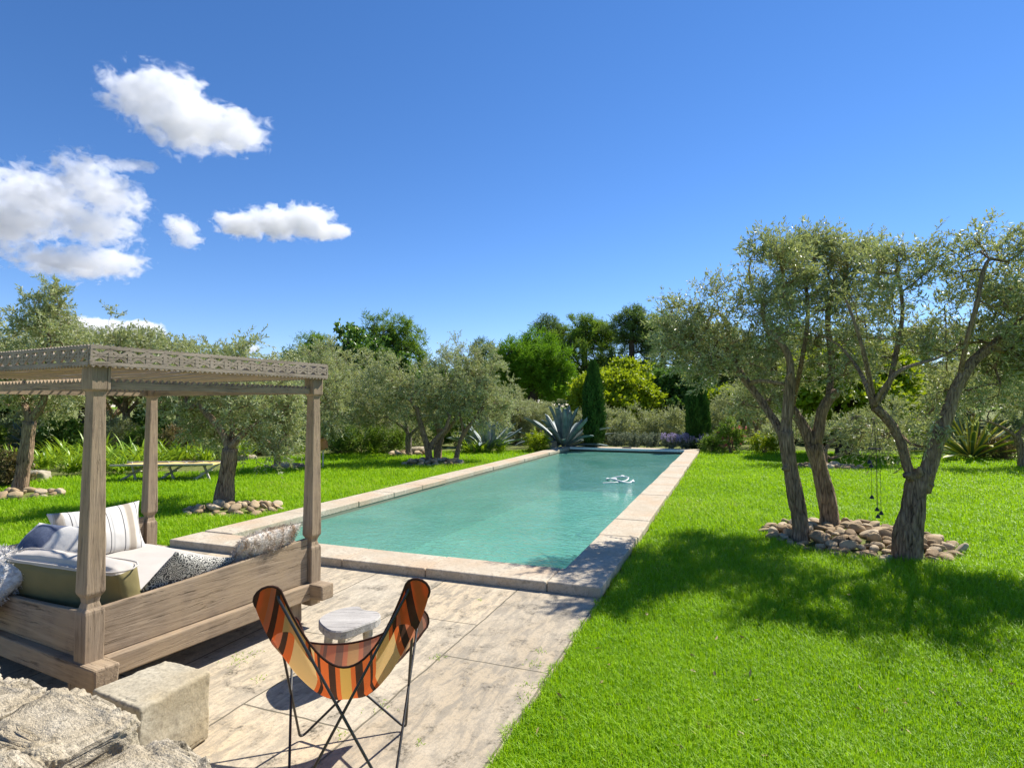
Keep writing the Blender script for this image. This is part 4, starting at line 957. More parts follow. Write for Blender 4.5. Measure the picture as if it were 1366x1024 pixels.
def rock(name, loc, size, mat, seed, label, cat='rock', sub=4, rough=.16, box=.6, rz=0.0, parent=None):
    v, f = ico(sub); d = v / np.linalg.norm(v, axis=1, keepdims=True)
    q = np.sign(d) * np.abs(d) ** box; q /= np.abs(q).max()
    v = q * (1 + rough * vnoise(d, 1.6, seed) + rough * .45 * vnoise(d, 5.0, seed + 1) + rough * .25 * vnoise(d, 13.0, seed + 2))[:, None] * np.array(size) / 2
    o = np_obj(name, v, [f], mat, parent, smooth=True); o.location = loc; o.rotation_euler = (0, 0, rz)
    if label: tag(o, label, cat)
    return o
g_ = G(50, 640); rock('boulder', (g_[0], g_[1], .08), (.5, .36, .30), M['block'], 420, 'pale boulder in the border right of the leaning olive')
g_ = G(556, 605); rock('boulder', (g_[0], g_[1], .08), (.55, .45, .34), M['limestone'], 421, 'small whitish boulder beside the pale branched olive', sub=3)
g_ = G(330, 612); rock('boulder', (g_[0], g_[1], .03), (.6, .4, .26), M['limestone'], 422, 'low pale rock at the border edge behind the camp bed', sub=3)
o = MB(); o.box((-.14, -.12, -.03), (.14, .12, .30), .008); o = o.build('stone_stub', M['coping'], None, bevel=.02); p = P(-PWID - .32, PLEN - .35); o.location = p; o.rotation_euler = (0, 0, .2)
tag(o, 'short square stone post beside the far left pool corner', 'stone post')

# rough dry stone wall in the foreground
wl = empty('stone_wall', (0, 0, 0), 0, 'rough pale limestone wall top in the bottom left corner', 'stone wall')
mb = MB(); A0, A1 = np.array([-2.95, 2.82]), np.array([-.84, 1.84]); nrm_ = unit(np.array([A1[1] - A0[1], A0[0] - A1[0]])[None])[0]
q_ = [A0 - nrm_ * .0, A1 - nrm_ * .0, A1 + nrm_ * .72, A0 + nrm_ * .72]
mb.add([(*q, z) for z in (-.03, .48) for q in q_], [[[0, 3, 2, 1], [4, 5, 6, 7], [0, 1, 5, 4], [1, 2, 6, 5], [2, 3, 7, 6], [3, 0, 4, 7]]])
mb.build('wall_body', M['limestone'], wl)
wa = math.atan2(A1[1] - A0[1], A1[0] - A0[0])
def coping_stone(t, off, L, Wd, H, z, seed, box=.30, rough=.075, drz=0.0):
    p = A0 + (A1 - A0) * t + nrm_ * off
    v, f = ico(6); d = v / np.linalg.norm(v, axis=1, keepdims=True)
    q = np.sign(d) * np.abs(d) ** box; q /= np.abs(q).max(); q = q * np.array([L, Wd, H]) / 2
    dis = .020 * vnoise(q, 6.0, seed) + .016 * vnoise(q, 15, seed + 5) - .016 * np.abs(vnoise(q, 34, seed + 9)) + .008 * vnoise(q, 90, seed + 11) + .004 * vnoise(q, 190, seed + 12)
    q = q + d * dis[:, None]
    o = np_obj('coping_stone', q, [f], M['limestone'], wl, smooth=True); o.location = (p[0], p[1], z); o.rotation_euler = (RNG.normal(0, .03), RNG.normal(0, .03), wa + drz)
for t, off, L, Wd, H, z, sd_ in [(.06, .12, .5, .36, .2, .52, 1), (.27, .10, .42, .34, .24, .51, 2), (.46, .12, .38, .38, .22, .52, 3), (.65, .10, .44, .36, .26, .50, 4), (.86, .11, .40, .34, .22, .47, 5), (1.03, .14, .30, .3, .2, .40, 9),
                                 (.18, .46, .58, .42, .26, .54, 6), (.45, .48, .62, .44, .27, .55, 7), (.74, .46, .56, .42, .26, .52, 8)]:
    coping_stone(t, off, L, Wd, H, z, 430 + sd_ * 7, drz=RNG.normal(0, .05))

# cut stone block used as a step to the daybed
zt = .36; cs = [G(121, 919, zt), G(185, 944, zt), G(282, 893, zt), G(222, 878, zt)]
bm = bmesh.new(); bmesh.ops.create_cube(bm, size=2.0)
for _ in range(6): bmesh.ops.subdivide_edges(bm, edges=bm.edges[:], cuts=1, use_grid_fill=True)
t = np.array([v.co[:] for v in bm.verts]); F = [[v.index for v in f.verts] for f in bm.faces]; bm.free()
S_ = np.array([.28, .20, .18]); q = t * S_; r = .022; core = np.clip(q, -(S_ - r), S_ - r); d = q - core; ln = np.linalg.norm(d, axis=1, keepdims=True)
q = np.where(ln > 1e-6, core + d / (ln + 1e-9) * np.minimum(ln, r), q); t = q / S_
a_, b_, c_ = (t[:, :1] + 1) / 2, (t[:, 1:2] + 1) / 2, (t[:, 2:] + 1) / 2
C4 = np.array([c__[:2] for c__ in cs]); xy = C4[1] * (1 - a_) * (1 - b_) + C4[2] * a_ * (1 - b_) + C4[3] * a_ * b_ + C4[0] * (1 - a_) * b_
X = np.column_stack([xy, c_ * zt]); ctr = X.mean(0); edge_ = (np.sort(np.abs(t), 1)[:, 1] > .82)
chip = np.minimum(0, vnoise(X, 13, 75) + .25) * .016 * edge_
X = X + unit(t ** 5) * (.006 * vnoise(X, 7, 71) + .003 * vnoise(X, 26, 72) - .0025 * np.abs(vnoise(X, 70, 73)) + chip)[:, None]; X[:, 2] = X[:, 2].clip(0.001)
me = np_mesh('stone_block', X, [F], M['block'], smooth=True)
tag(link(bpy.data.objects.new('stone_block', me)), 'square cut limestone block standing beside the near corner of the daybed', 'stone block')

# ================================================================ DAYBED
DA = R(27); DB = np.array([-2.385, 3.30, 0]); BL, BW_ = 1.64, 2.20
def L2W(x, y, z=0.0): return DB + x * np.array([math.cos(DA), -math.sin(DA), 0]) + y * np.array([math.sin(DA), math.cos(DA), 0]) + np.array([0, 0, z])
bed = empty('daybed', DB, -DA, 'weathered wooden four post daybed with carved canopy on the stone terrace', 'daybed')
prof = [(.14, .053), (.585, .053), (.60, .051), (.615, .041), (.645, .033), (.67, .037), (.695, .051), (.705, .053), (.72, .053), (1.25, .045), (1.80, .037), (1.835, .040), (1.84, .052), (1.982, .052)]
def post(x, y):
    V = []; 
    for z, w in prof: V += [(-w, -w, z), (w, -w, z), (w, w, z), (-w, w, z)]
    V = np.array(V); k = len(prof)
    F = [[i * 4 + j, i * 4 + (j + 1) % 4, i * 4 + 4 + (j + 1) % 4, i * 4 + 4 + j] for i in range(k - 1) for j in range(4)] + [[3, 2, 1, 0], [k * 4 - 4, k * 4 - 3, k * 4 - 2, k * 4 - 1]]
    mb = MB(); mb.add(V, [F]); o = mb.build('post', M['wood_z'], bed, bevel=.006); o.location = (x, y, 0); return o
for x, y in ((0, 0), (0, BL), (-BW_, 0), (-BW_, BL)): post(x, y)
for x, y in ((-.10, .02), (-.10, BL - .10), (-BW_ + .1, .02), (-BW_ + .1, BL - .10)):
    mb = MB(); mb.box((-.05, -.05, 0), (.05, .05, .199), .003); o = mb.build('foot', M['wood_z'], bed, bevel=.008); o.location = (x, y, 0)
def board(name, pts_top, z0, axis, fixed, th, mat, bev=.006):
    """upright board along x or y whose top edge follows pts_top [(s,z)]"""
    V = []
    for s_, z in pts_top:
        for zz in (z0, z):
            for o_ in (-th / 2, th / 2): V.append((s_, fixed + o_, zz) if axis == 'x' else (fixed + o_, s_, zz))
    k = len(pts_top); F = []
    for i in range(k - 1):
        a = i * 4; F += [[a, a + 4, a + 6, a + 2], [a + 1, a + 3, a + 7, a + 5], [a + 2, a + 6, a + 7, a + 3], [a, a + 1, a + 5, a + 4]]
    F += [[0, 2, 3, 1], [k * 4 - 4, k * 4 - 3, k * 4 - 1, k * 4 - 2]]
    mb = MB(); mb.add(V, [F]); return mb.build(name, mat, bed, bevel=bev)
sag = lambda a, b, za, zb, dip, m=13: [(a + (b - a) * i / (m - 1), za + (zb - za) * i / (m - 1) - dip * math.sin(math.pi * i / (m - 1))) for i in range(m)]
board('end_panel', sag(.058, BL - .058, .60, .68, .012), .323, 'y', .0, .036, M['wood_y'])
board('end_panel', sag(.058, BL - .058, .60, .66, .012), .323, 'y', -BW_, .036, M['wood_y'])
board('front_panel', sag(-BW_ + .058, -.058, .62, .585, .05), .323, 'x', .0, .036, M['wood_x'])
mb = MB(); mb.box((-.045, .058, .195), (.062, BL - .058, .32), .003); mb.build('side_rail', M['wood_y'], bed, bevel=.01)
mb = MB(); mb.box((-BW_ - .062, .058, .195), (-BW_ + .045, BL - .058, .32), .003); mb.build('side_rail', M['wood_y'], bed, bevel=.01)
for y in (-.002, BL - .002):
    mb = MB(); mb.box((-BW_ - .2, y - .066, .20), (.185, y + .066, .322), .003); mb.build('cross_rail', M['wood_x'], bed, bevel=.012)
mb = MB()
for i in range(12): mb.box((-BW_ + .06, .075 + i * .125, .262), (-.05, .075 + i * .125 + .10, .285), .002)
mb.build('slat_base', M['wood_x'], bed)
# canopy: carved fretwork boards, scalloped beams, sagging reed mat
def fretwork(length, z0, z1):
    mb = MB(); th = .016; cell = (z1 - z0 - .036) * 1.45; k = max(1, round(length / cell)); cell = length / k; a, b = z0 + .020, z1 - .016
    mb.box((0, -th / 2, z1 - .018), (length, th / 2, z1)); mb.box((0, -th / 2, z0), (length, th / 2, z0 + .022))
    for i in range(k + 1): mb.box((max(0, i * cell - .012), -th / 2 + .001, a), (min(length, i * cell + .012), th / 2 - .001, b))
    for i in range(k):
        x0_, x1_ = i * cell, (i + 1) * cell; zm = (a + b) / 2
        mb.bar((x0_, -.0015, a), (x1_, -.0015, b), .016, .013, (0, 1, 0)); mb.bar((x0_, .0015, b), (x1_, .0015, a), .017, .013, (0, 1, 0)); mb.bar((x0_, 0, zm), (x1_, 0, zm), .014, .012, (0, 1, 0))
        V = [(x0_ + cell * .5 + q, y, zz) for y in (-th / 2 + .002, th / 2 - .002) for q, zz in ((-.02, zm), (0, zm - .02), (.02, zm), (0, zm + .02))]
        mb.add(V, [[[0, 1, 2, 3], [7, 6, 5, 4]]])
    m = int(length / .034); w = length / m                 # sawtooth edges above and below
    for i in range(m):
        for s_, zz in ((-1, z0 + .001), (1, z1 - .001)):
            h = .014 if s_ < 0 else .008
            V = [(i * w + q, y, zz + s_ * hh) for y in (-th / 2 + .0012, th / 2 - .0012) for q, hh in ((0.001, 0), (w - .001, 0), (w / 2, h))]
            mb.add(V, [[[0, 1, 2], [5, 4, 3]], [[0, 3, 4, 1], [1, 4, 5, 2], [2, 5, 3, 0]]])
    return mb
OV = .075
for name, ln, loc, rz in (('fretwork', BL + 2 * OV, (OV, -OV, 0), R(90)), ('fretwork', BW_ + 2 * OV - .04, (-BW_ - OV + .02, -OV + .01, 0), 0), ('fretwork', BL + 2 * OV, (-BW_ - OV, -OV, 0), R(90)), ('fretwork', BW_ + 2 * OV - .04, (-BW_ - OV + .02, BL + OV - .01, 0), 0)):
    o = fretwork(ln, 1.978, 2.088).build(name, M['fret'], bed); o.location, o.rotation_euler = loc, (0, 0, rz)
def beam(axis, fixed, a, b):
    mb = MB(); th = .034; m = int((b - a) / .042); w = (b - a) / m
    def pt(s_, o_, z): return (s_, fixed + o_, z) if axis == 'x' else (fixed + o_, s_, z)
    V = [pt(s_, o_, z) for s_ in (a, b) for o_ in (-th / 2, th / 2) for z in (1.845, 1.888)]
    mb.add(V, [[[0, 1, 3, 2], [4, 6, 7, 5], [0, 4, 5, 1], [2, 3, 7, 6], [0, 2, 6, 4], [1, 5, 7, 3]]])
    for i in range(m):
        V = [pt(a + i * w + q, o_, z) for o_ in (-th / 2 + .002, th / 2 - .002) for q, z in ((.001, 1.886), (w - .001, 1.886), (w / 2, 1.909))]
        mb.add(V, [[[0, 1, 2], [5, 4, 3]], [[0, 3, 4, 1], [1, 4, 5, 2], [2, 5, 3, 0]]])
    return mb.build('beam', M['wood_' + axis], bed)
beam('y', 0, .058, BL - .058); beam('y', -BW_, .058, BL - .058); beam('x', 0, -BW_ + .058, -.058); beam('x', BL, -BW_ + .058, -.058)
mb = MB()
for x in (-BW_ + .04, -BW_ * .66, -BW_ * .34, -.06): mb.box((x - .016, -.02, 1.984), (x + .016, BL + .02, 2.006), .002)
mb.build('roof_batten', M['wood_y'], bed, bevel=.003)
mb = MB(); k_ = 22
for i in range(k_):
    y = .02 + (BL - .04) * i / (k_ - 1) + RNG.normal(0, .006); xs = np.linspace(-BW_, .0, 14)
    z = 1.979 - .035 * np.sin(np.pi * (xs + BW_) / BW_).clip(0) * math.sin(math.pi * y / BL) + RNG.normal(0, .002, 14)
    mb.tube(np.stack([xs, y + RNG.normal(0, .003, 14), z], 1), .008 * RNG.uniform(.8, 1.25), 6)
M['reed'] = simple('reed', (.38, .30, .20), .85, .2)
mb.build('roof_reeds', M['reed'], bed, smooth=True)

# mattress and cushions lie on the bed: things of their own
def fabric(name, colnode=None, col=(.5, .5, .5), bump=.25, weave=260.0):
    n = NT(name); c = n.coord('Object'); w = n.noise(c, weave, 2, .6); f = n.noise(c, 6, 4, .6)
    cc = colnode(n, c) if colnode else n.mix(f, tuple(q * .82 for q in col), col)
    h = n.math('ADD', n.math('MULTIPLY', w, .3), n.math('MULTIPLY', f, .8))
    return n.done(n.pbr(cc, .92, n.bump(h, bump, .012), .12))
def box_cushion(name, sx, sy, sz, mat, seed, puff=.02, wr=.004):
    """rounded box cushion with puffed faces and fine creases, base at z=0"""
    bm = bmesh.new(); bmesh.ops.create_cube(bm, size=1.0)
    for _ in range(5): bmesh.ops.subdivide_edges(bm, edges=bm.edges[:], cuts=1, use_grid_fill=True)
    X = np.array([v.co[:] for v in bm.verts]) * 2
    S = np.array([sx, sy, sz]); r = min(S) * .32
    q = X * S / 2; core = np.clip(q, -(S / 2 - r), S / 2 - r); d = q - core; ln = np.linalg.norm(d, axis=1, keepdims=True); q = np.where(ln > 1e-6, core + d / (ln + 1e-9) * np.minimum(ln, r), q)
    t = q / (S / 2)
    for ax in range(3):
        o_ = [k for k in range(3) if k != ax]
        q[:, ax] += np.sign(t[:, ax]) * (np.abs(t[:, ax]) > .98) * puff * (1 - t[:, o_[0]] ** 2) * (1 - t[:, o_[1]] ** 2)
    q += (wr * vnoise(q, 7, seed) + wr * .6 * vnoise(q, 19, seed + 3))[:, None] * unit(q / S)
    q[:, 2] += sz / 2
    F = [[v.index for v in f.verts] for f in bm.faces]; bm.free()
    return np_mesh(name, q, [F], mat, smooth=True)
def pillow_mesh(name, w, h, t, mat, seed, pinch=.10, crease=.006):
    m = 40; u = np.linspace(-1, 1, m); U, Vv = np.meshgrid(u, u, indexing='ij')
    X = w / 2 * U * (1 - pinch * (1 - Vv ** 2)); Y = h / 2 * Vv * (1 - pinch * (1 - U ** 2))
    T = t / 2 * ((1 - U ** 2).clip(0) ** .55) * ((1 - Vv ** 2).clip(0) ** .55) + .004
    base = np.stack([X, Y, 0 * X], -1).reshape(-1, 3); k = crease * (vnoise(base, 9, seed) + .6 * vnoise(base, 22, seed + 1)) * (.4 + T.ravel() / t)
    top = base + np.stack([0 * k, 0 * k, T.ravel() + k], -1); bot_ = base - np.stack([0 * k, 0 * k, T.ravel() + k * .6], -1)
    i = np.arange(m - 1)[:, None] * m + np.arange(m - 1)[None]; F = np.stack([i, i + m, i + m + 1, i + 1], -1).reshape(-1, 4)
    e = np.concatenate([np.arange(m) * m, (m - 1) * m + np.arange(1, m), np.arange(m - 2, -1, -1) * m + m - 1, np.arange(m - 2, 0, -1)])
    e2 = np.roll(e, -1); n_ = m * m
    return np_mesh(name, np.concatenate([top, bot_]), [F, F[:, ::-1] + n_, np.stack([e, e + n_, e2 + n_, e2], -1)], mat, smooth=True)
def place(me, name, x, y, z, rot, label, cat):
    o = link(bpy.data.objects.new(name, me)); o.matrix_world = Matrix.Translation(Vector(L2W(x, y, z))) @ Matrix.Rotation(-DA, 4, 'Z') @ rot
    return tag(o, label, cat)
RX, RY, RZ = (lambda a: Matrix.Rotation(R(a), 4, 'X')), (lambda a: Matrix.Rotation(R(a), 4, 'Y')), (lambda a: Matrix.Rotation(R(a), 4, 'Z'))
M['canvas'] = fabric('off_white_canvas', None, (.52, .48, .43))
mt = place(box_cushion('mattress', BW_ - .14, BL - .13, .135, M['canvas'], 500, .012, .006), 'mattress', -BW_ / 2, BL / 2 + .005, .286, Matrix(), 'flat off white mattress lying on the wooden daybed', 'mattress')
M['olive_cloth'] = fabric('olive_canvas', lambda n, c: n.mix(n.math('GREATER_THAN', n.n('ShaderNodeSeparateXYZ', i_0=c).outputs[2], .352), n.mix(n.noise(c, 5, 4), (.17, .14, .06), (.24, .205, .095)), (.50, .46, .41)))
cu = place(box_cushion('box_cushion', 1.04, .17, .38, M['olive_cloth'], 510, .028, .006), 'box_cushion', -.555, .215, .41, RZ(7) @ RX(10), 'olive box cushion with pale top standing against the front panel beside the post', 'cushion')
for z in (.012, .372):
    mb = MB(); e = [(sx * .505, sy * .073, z) for sx, sy in ((-1, -1), (1, -1), (1, 1), (-1, 1))]; mb.tube(smooth_path([e[0], (0, -.083, z), e[1], e[2], (0, .083, z), e[3]], .03, True), .005, 6, False); mb.build('piping', M['olive_cloth'], cu, smooth=True)
def stripes(n, c):
    sp = n.n('ShaderNodeSeparateXYZ', i_0=c); x = n.math('FRACT', n.math('ADD', n.math('MULTIPLY', sp.outputs[0], 3.6), .55))
    W1, W2, K, T_ = (.60, .58, .54), (.48, .43, .35), (.10, .10, .105), (.36, .31, .25)
    return n.ramp(x, [(0, W1), (.16, K), (.19, W1), (.30, W2), (.34, T_), (.52, W2), (.56, W1), (.70, K), (.73, W1), (.80, (.45, .44, .42)), (.84, W1)], 'CONSTANT')
M['stripe_cloth'] = fabric('striped_cloth', stripes)
place(pillow_mesh('striped_pillow', .76, .46, .17, M['stripe_cloth'], 520), 'striped_pillow', -2.03, 1.10, .62, RY(72) @ RX(0) @ RZ(90), 'white pillow with grey and beige stripes leaning by the rear left post', 'pillow')
def blotch(n, c):
    sp = n.n('ShaderNodeSeparateXYZ', i_0=c); a = n.math('SUBTRACT', .72, n.math('MULTIPLY', n.math('ABSOLUTE', n.math('ADD', sp.outputs[0], n.math('MULTIPLY', n.noise(c, 4, 2), .12))), 1.35)); f = n.noise(c, 60, 4, .75)
    base = n.mix(f, (.48, .46, .42), (.66, .64, .60)); blue = n.mix(f, (.03, .04, .075), (.17, .20, .28))
    return n.mix(n.ramp(a, [(.50, (0, 0, 0)), (.53, (1, 1, 1))]), base, blue)
M['blue_cloth'] = fabric('blue_patch_cloth', blotch, bump=.5)
place(pillow_mesh('blue_pillow', .60, .52, .24, M['blue_cloth'], 530, .04), 'blue_pillow', -1.50, .44, .62, RZ(10) @ RX(50), 'round white pillow with a dark blue patch in the corner of the daybed', 'pillow')
M['shag'] = fabric('white_shaggy_cloth', lambda n, c: n.mix(n.ramp(n.noise(c, 26, 5, .75), [(.4, (0, 0, 0)), (.6, (1, 1, 1))]), (.52, .48, .43), (.82, .79, .73)), bump=.9)
sh = place(pillow_mesh('shaggy_pillow', .66, .50, .22, M['shag'], 540, .05), 'shaggy_pillow', -1.16, -.03, .60, RZ(-4) @ RX(34), 'white shaggy cushion hanging over the front panel at the left edge', 'pillow')
def motif(n, c):
    v = n.n('ShaderNodeTexVoronoi', i_Scale=30.0); n.set(v.inputs['Vector'], c); w = n.math('FRACT', n.math('MULTIPLY', v.outputs['Distance'], 3.4))
    return n.mix(n.ramp(w, [(.45, (0, 0, 0)), (.55, (1, 1, 1))]), (.07, .07, .07), (.55, .53, .47))
M['motif_cloth'] = fabric('black_white_cloth', motif)
place(pillow_mesh('patterned_pillow', .58, .46, .15, M['motif_cloth'], 550, .08), 'patterned_pillow', -.14, .64, .565, RY(-54) @ RZ(90) @ RZ(22), 'black and white ring patterned pillow resting against the right end panel', 'pillow')
M['fur'] = fabric('cow_hide', lambda n, c: n.mix(n.ramp(n.noise(n.coord('Object', (3, 1, 1)), 5, 4, .6), [(.45, (0, 0, 0)), (.6, (1, 1, 1))]), (.66, .60, .52), (.34, .24, .16)), bump=1.0, weave=90)
fu = place(pillow_mesh('fur_pillow', .52, .36, .15, M['fur'], 560, .05), 'fur_pillow', -.09, 1.24, .665, RY(-50) @ RZ(90) @ RZ(-4), 'cream and brown fur pillow lying over the far end of the right panel', 'pillow')
def strands(parent, me, n_, L, mats, seed):
    g = np.random.default_rng(seed); P_ = np.array([v.co[:] for v in me.vertices]); N_v = np.array([v.normal[:] for v in me.vertices]); k = g.integers(0, len(P_), n_)
    d = unit(N_v[k] * .8 + g.normal(0, .5, (n_, 3))); V, F = leaf_quads(P_[k] + g.normal(0, .006, (n_, 3)), d, L * g.uniform(.5, 1.2, n_), .004, g)
    np_obj('fur', V, [F], mats, parent)
strands(fu, fu.data, 6000, .03, M['fur'], 1); strands(sh, sh.data, 5000, .035, M['shag'], 2)

# ================================================================ BUTTERFLY CHAIR
CA = R(10); CP = np.array([-.79, 2.837, 0])
ch = empty('butterfly_chair', CP, CA, 'butterfly chair with orange and brown striped sling on thin black legs', 'chair')
tB, tF, fB, fF = (.312, -.225, .90), (.335, .395, .53), (.215, -.29, .008), (.272, .30, .008)
def m_(p, s): return np.array([p[0] * s, p[1], p[2]])
def rod(s):                                            # tip, front foot, other knee, other back foot, tip again
    pts = [m_(tB, s) + [0, .02, 0], m_(fF, s), m_(tF, -s), m_(fB, -s), m_(tB, s) + [.035 * -s, -.01, -.0]]
    out = []
    for i, p in enumerate(pts):
        if 0 < i < len(pts) - 1:
            a, b_ = unit((pts[i - 1] - p)[None])[0], unit((pts[i + 1] - p)[None])[0]; r = .045
            for t in np.linspace(0, 1, 9): out.append((p + a * r) * (1 - t) ** 2 + 2 * p * t * (1 - t) + (p + b_ * r) * t ** 2)
        else: out.append(p)
    p0, p1 = out[0], out[-1]; mid = (p0 + p1) / 2 + np.array([0, 0, .04])
    out = [mid] + out + [mid]
    P_ = np.array(out); mb = MB(); mb.tube(P_, .0065, 8); return mb
for s in (-1, 1): rod(s).build('frame_rod', M['black_metal'], ch, smooth=True)
K_ = 160; ths = np.linspace(0, 1, K_, endpoint=False)
def tip(p, out_, wdt, up):                             # rounded end of a pocket
    p = np.array(p); o_ = unit(np.array(out_, float)[None])[0]; s_ = unit(np.cross(o_, np.array(up, float))[None])[0]
    return [p + s_ * wdt * math.cos(a) + o_ * wdt * .9 * math.sin(a) for a in np.linspace(math.pi, 0, 9)]
def edge(a, b, mid, k=12, p=2.0):
    a, b, mid = map(np.array, (a, b, mid)); out = []
    c = 2 * mid - (a + b) / 2
    for t in np.linspace(0, 1, k + 2)[1:-1]: out.append(a * (1 - t) ** 2 + 2 * c * t * (1 - t) + b * t ** 2)
    return out
tips = [tip(m_(tB, -1) + [-.01, -.012, .012], (-.42, -.30, .88), .058, (.25, -.9, -.3)), tip(m_(tB, 1) + [.01, -.012, .012], (.42, -.30, .88), .058, (-.25, -.9, -.3)),
        tip(m_(tF, 1) + [.01, .014, .01], (.5, .55, .65), .062, (-.45, .5, -.3)), tip(m_(tF, -1) + [-.01, .014, .01], (-.5, .55, .65), .062, (.45, .5, -.3))]
cen0 = np.array([0, .07, .31])
def order(tp, nxt): return tp if np.linalg.norm(tp[-1] - nxt) < np.linalg.norm(tp[0] - nxt) else tp[::-1]
for i in range(4): tips[i] = order(tips[i], np.mean(tips[(i + 1) % 4], 0))
mids = [(0, -.135, .545), (.205, .10, .44), (0, .30, .485), (-.205, .10, .44)]
bd = []
for i in range(4):
    bd += tips[i]; bd += edge(tips[i][-1], tips[(i + 1) % 4][0], mids[i], 22)
bd = np.array(bd); K_ = len(bd); NR = 26
ang_ = np.arctan2(bd[:, 1] - cen0[1], bd[:, 0]); flat = bd[:, :2] - cen0[:2]
arc = np.linalg.norm(bd - cen0, axis=1); hor = np.linalg.norm(flat, axis=1, keepdims=True); flat = flat / hor * (arc[:, None] * .62 + hor * .38)
rows, fx, fy = [], [], []
for j in range(NR + 1):
    r = j / NR
    xy = cen0[:2] + (bd[:, :2] - cen0[:2]) * (r ** .92)
    z = cen0[2] + (bd[:, 2] - cen0[2]) * (r ** 1.75)
    rows.append(np.column_stack([xy, z])); fx.append(flat[:, 0] * r); fy.append(flat[:, 1] * r)
V = np.concatenate(rows); V[:, 2] += .0025 * vnoise(V, 14, 5); i = np.arange(NR)[:, None] * K_ + np.arange(K_)[None]; j = np.arange(NR)[:, None] * K_ + (np.arange(K_)[None] + 1) % K_
F = np.stack([i, j, j + K_, i + K_], -1).reshape(-1, 4)
n = NT('striped_sling'); at_ = n.n('ShaderNodeAttribute', attribute_name='fabx').outputs['Fac']
x = n.math('MULTIPLY_ADD', at_, .86, .5)
OR, DK, TN, CO, YL = (.58, .125, .03), (.055, .028, .018), (.64, .42, .17), (.50, .15, .07), (.55, .33, .08)
stops = [(0, DK), (.03, OR), (.085, DK), (.115, OR), (.15, CO), (.17, DK), (.19, OR), (.215, TN), (.335, OR), (.35, DK), (.367, OR), (.41, DK), (.445, OR), (.465, YL), (.52, OR), (.545, DK), (.585, OR), (.625, DK), (.64, OR), (.66, TN), (.775, OR), (.80, DK), (.825, CO), (.85, OR), (.885, DK), (.915, OR)]
colr = n.ramp(x, stops, 'CONSTANT'); w = n.noise(n.coord('Object'), 320, 2); f_ = n.noise(n.coord('Object'), 7, 3)
geo = n.n('ShaderNodeNewGeometry')
colr = n.mix(n.math('MULTIPLY', geo.outputs['Backfacing'], .32), colr, (.90, .56, .38))
pb = n.pbr(n.mix(n.ramp(f_, [(.3, (.25,) * 3), (.6, (0, 0, 0))]), colr, n.mix(.35, colr, (.5, .3, .15))), .85, n.bump(w, .25, .004), .15)
tl = n.n('ShaderNodeBsdfTranslucent'); n.set(tl.inputs[0], colr); mx = n.n('ShaderNodeMixShader'); mx.inputs[0].default_value = .38
n.t.links.new(pb.outputs[0], mx.inputs[1]); n.t.links.new(tl.outputs[0], mx.inputs[2]); M['sling'] = n.done(mx)
o = np_obj('sling', V, [F], M['sling'], ch, smooth=True, attrs={'fabx': ('POINT', np.concatenate(fx)), 'faby': ('POINT', np.concatenate(fy))})
M['binding'] = fabric('dark_binding', None, (.05, .025, .018))
mb = MB(); lp = np.vstack([bd, bd[:1]]); mb.tube(lp, .0055, 6, False); mb.build('binding', M['binding'], ch, smooth=True)
# pockets: a second layer of cloth over each tip
for k in range(4):
    sel = [(sum(len(tips[q]) + 22 for q in range(k)) + d_) % K_ for d_ in range(-5, len(tips[k]) + 5)]
    pv, pf = [], []
    for jj, r in enumerate(np.linspace(.80, 1.0, 5)):
        for s_ in sel:
            b_ = bd[s_]; xy = cen0[:2] + (b_[:2] - cen0[:2]) * (r ** .92); z = cen0[2] + (b_[2] - cen0[2]) * (r ** 1.75)
            q = np.array([*xy, z]); outw = unit(np.array([[b_[0], b_[1] - .07, -.25]]))[0]; pv.append(q + outw * .012 * (1 - (jj / 4) ** 2 * .8))
    mS = len(sel); pf = [[a * mS + c_, a * mS + c_ + 1, (a + 1) * mS + c_ + 1, (a + 1) * mS + c_] for a in range(4) for c_ in range(mS - 1)]
    fxp = [flat[s_, 0] * r + .05 for r in np.linspace(.80, 1.0, 5) for s_ in sel]
    np_obj('pocket', pv, [pf], M['sling'], ch, smooth=True, attrs={'fabx': ('POINT', fxp)})

# ================================================================ STOOL
zs = .365; pts = [G(u, v, zs) for u, v in ((425, 826), (433, 819), (447, 813), (463, 809), (478, 808), (486, 813), (503, 815), (508, 820), (501, 827), (487, 832), (470, 838), (455, 842), (441, 841), (430, 834))]
sc0 = np.mean(pts, 0); ol = smooth_path(np.array(pts) - sc0, .03, True)
st = empty('stool', (sc0[0], sc0[1], 0), 0, 'small rustic stool with a slab of bleached wood behind the striped chair', 'stool')
k = len(ol); V = np.vstack([ol * .9 + [0, 0, zs - .06], ol + [0, 0, zs - .05], ol * 1.0 + [0, 0, zs - .008], ol * .965 + [0, 0, zs], [[0, 0, zs - .004]], [[0, 0, zs - .06]]]); V[:, 2] += .003 * vnoise(V, 11, 9)
F4 = [[a * k + i_, a * k + (i_ + 1) % k, (a + 1) * k + (i_ + 1) % k, (a + 1) * k + i_] for a in range(3) for i_ in range(k)]
F3 = [[3 * k + i_, 3 * k + (i_ + 1) % k, 4 * k] for i_ in range(k)] + [[(i_ + 1) % k, i_, 4 * k + 1] for i_ in range(k)]
np_obj('seat', V, [F4, F3], M['grey_wood'], st, smooth=False)
for dx, dy in ((-.11, -.07), (.12, .0), (-.07, .08), (.08, .10)):
    mb = MB(); mb.tube([(dx * 1.25, dy * 1.25, 0), (dx * 1.1, dy * 1.1, .17), (dx, dy, zs - .05)], [.020, .026, .029], 10); mb.build('leg', M['pale_wood'], st, smooth=True)

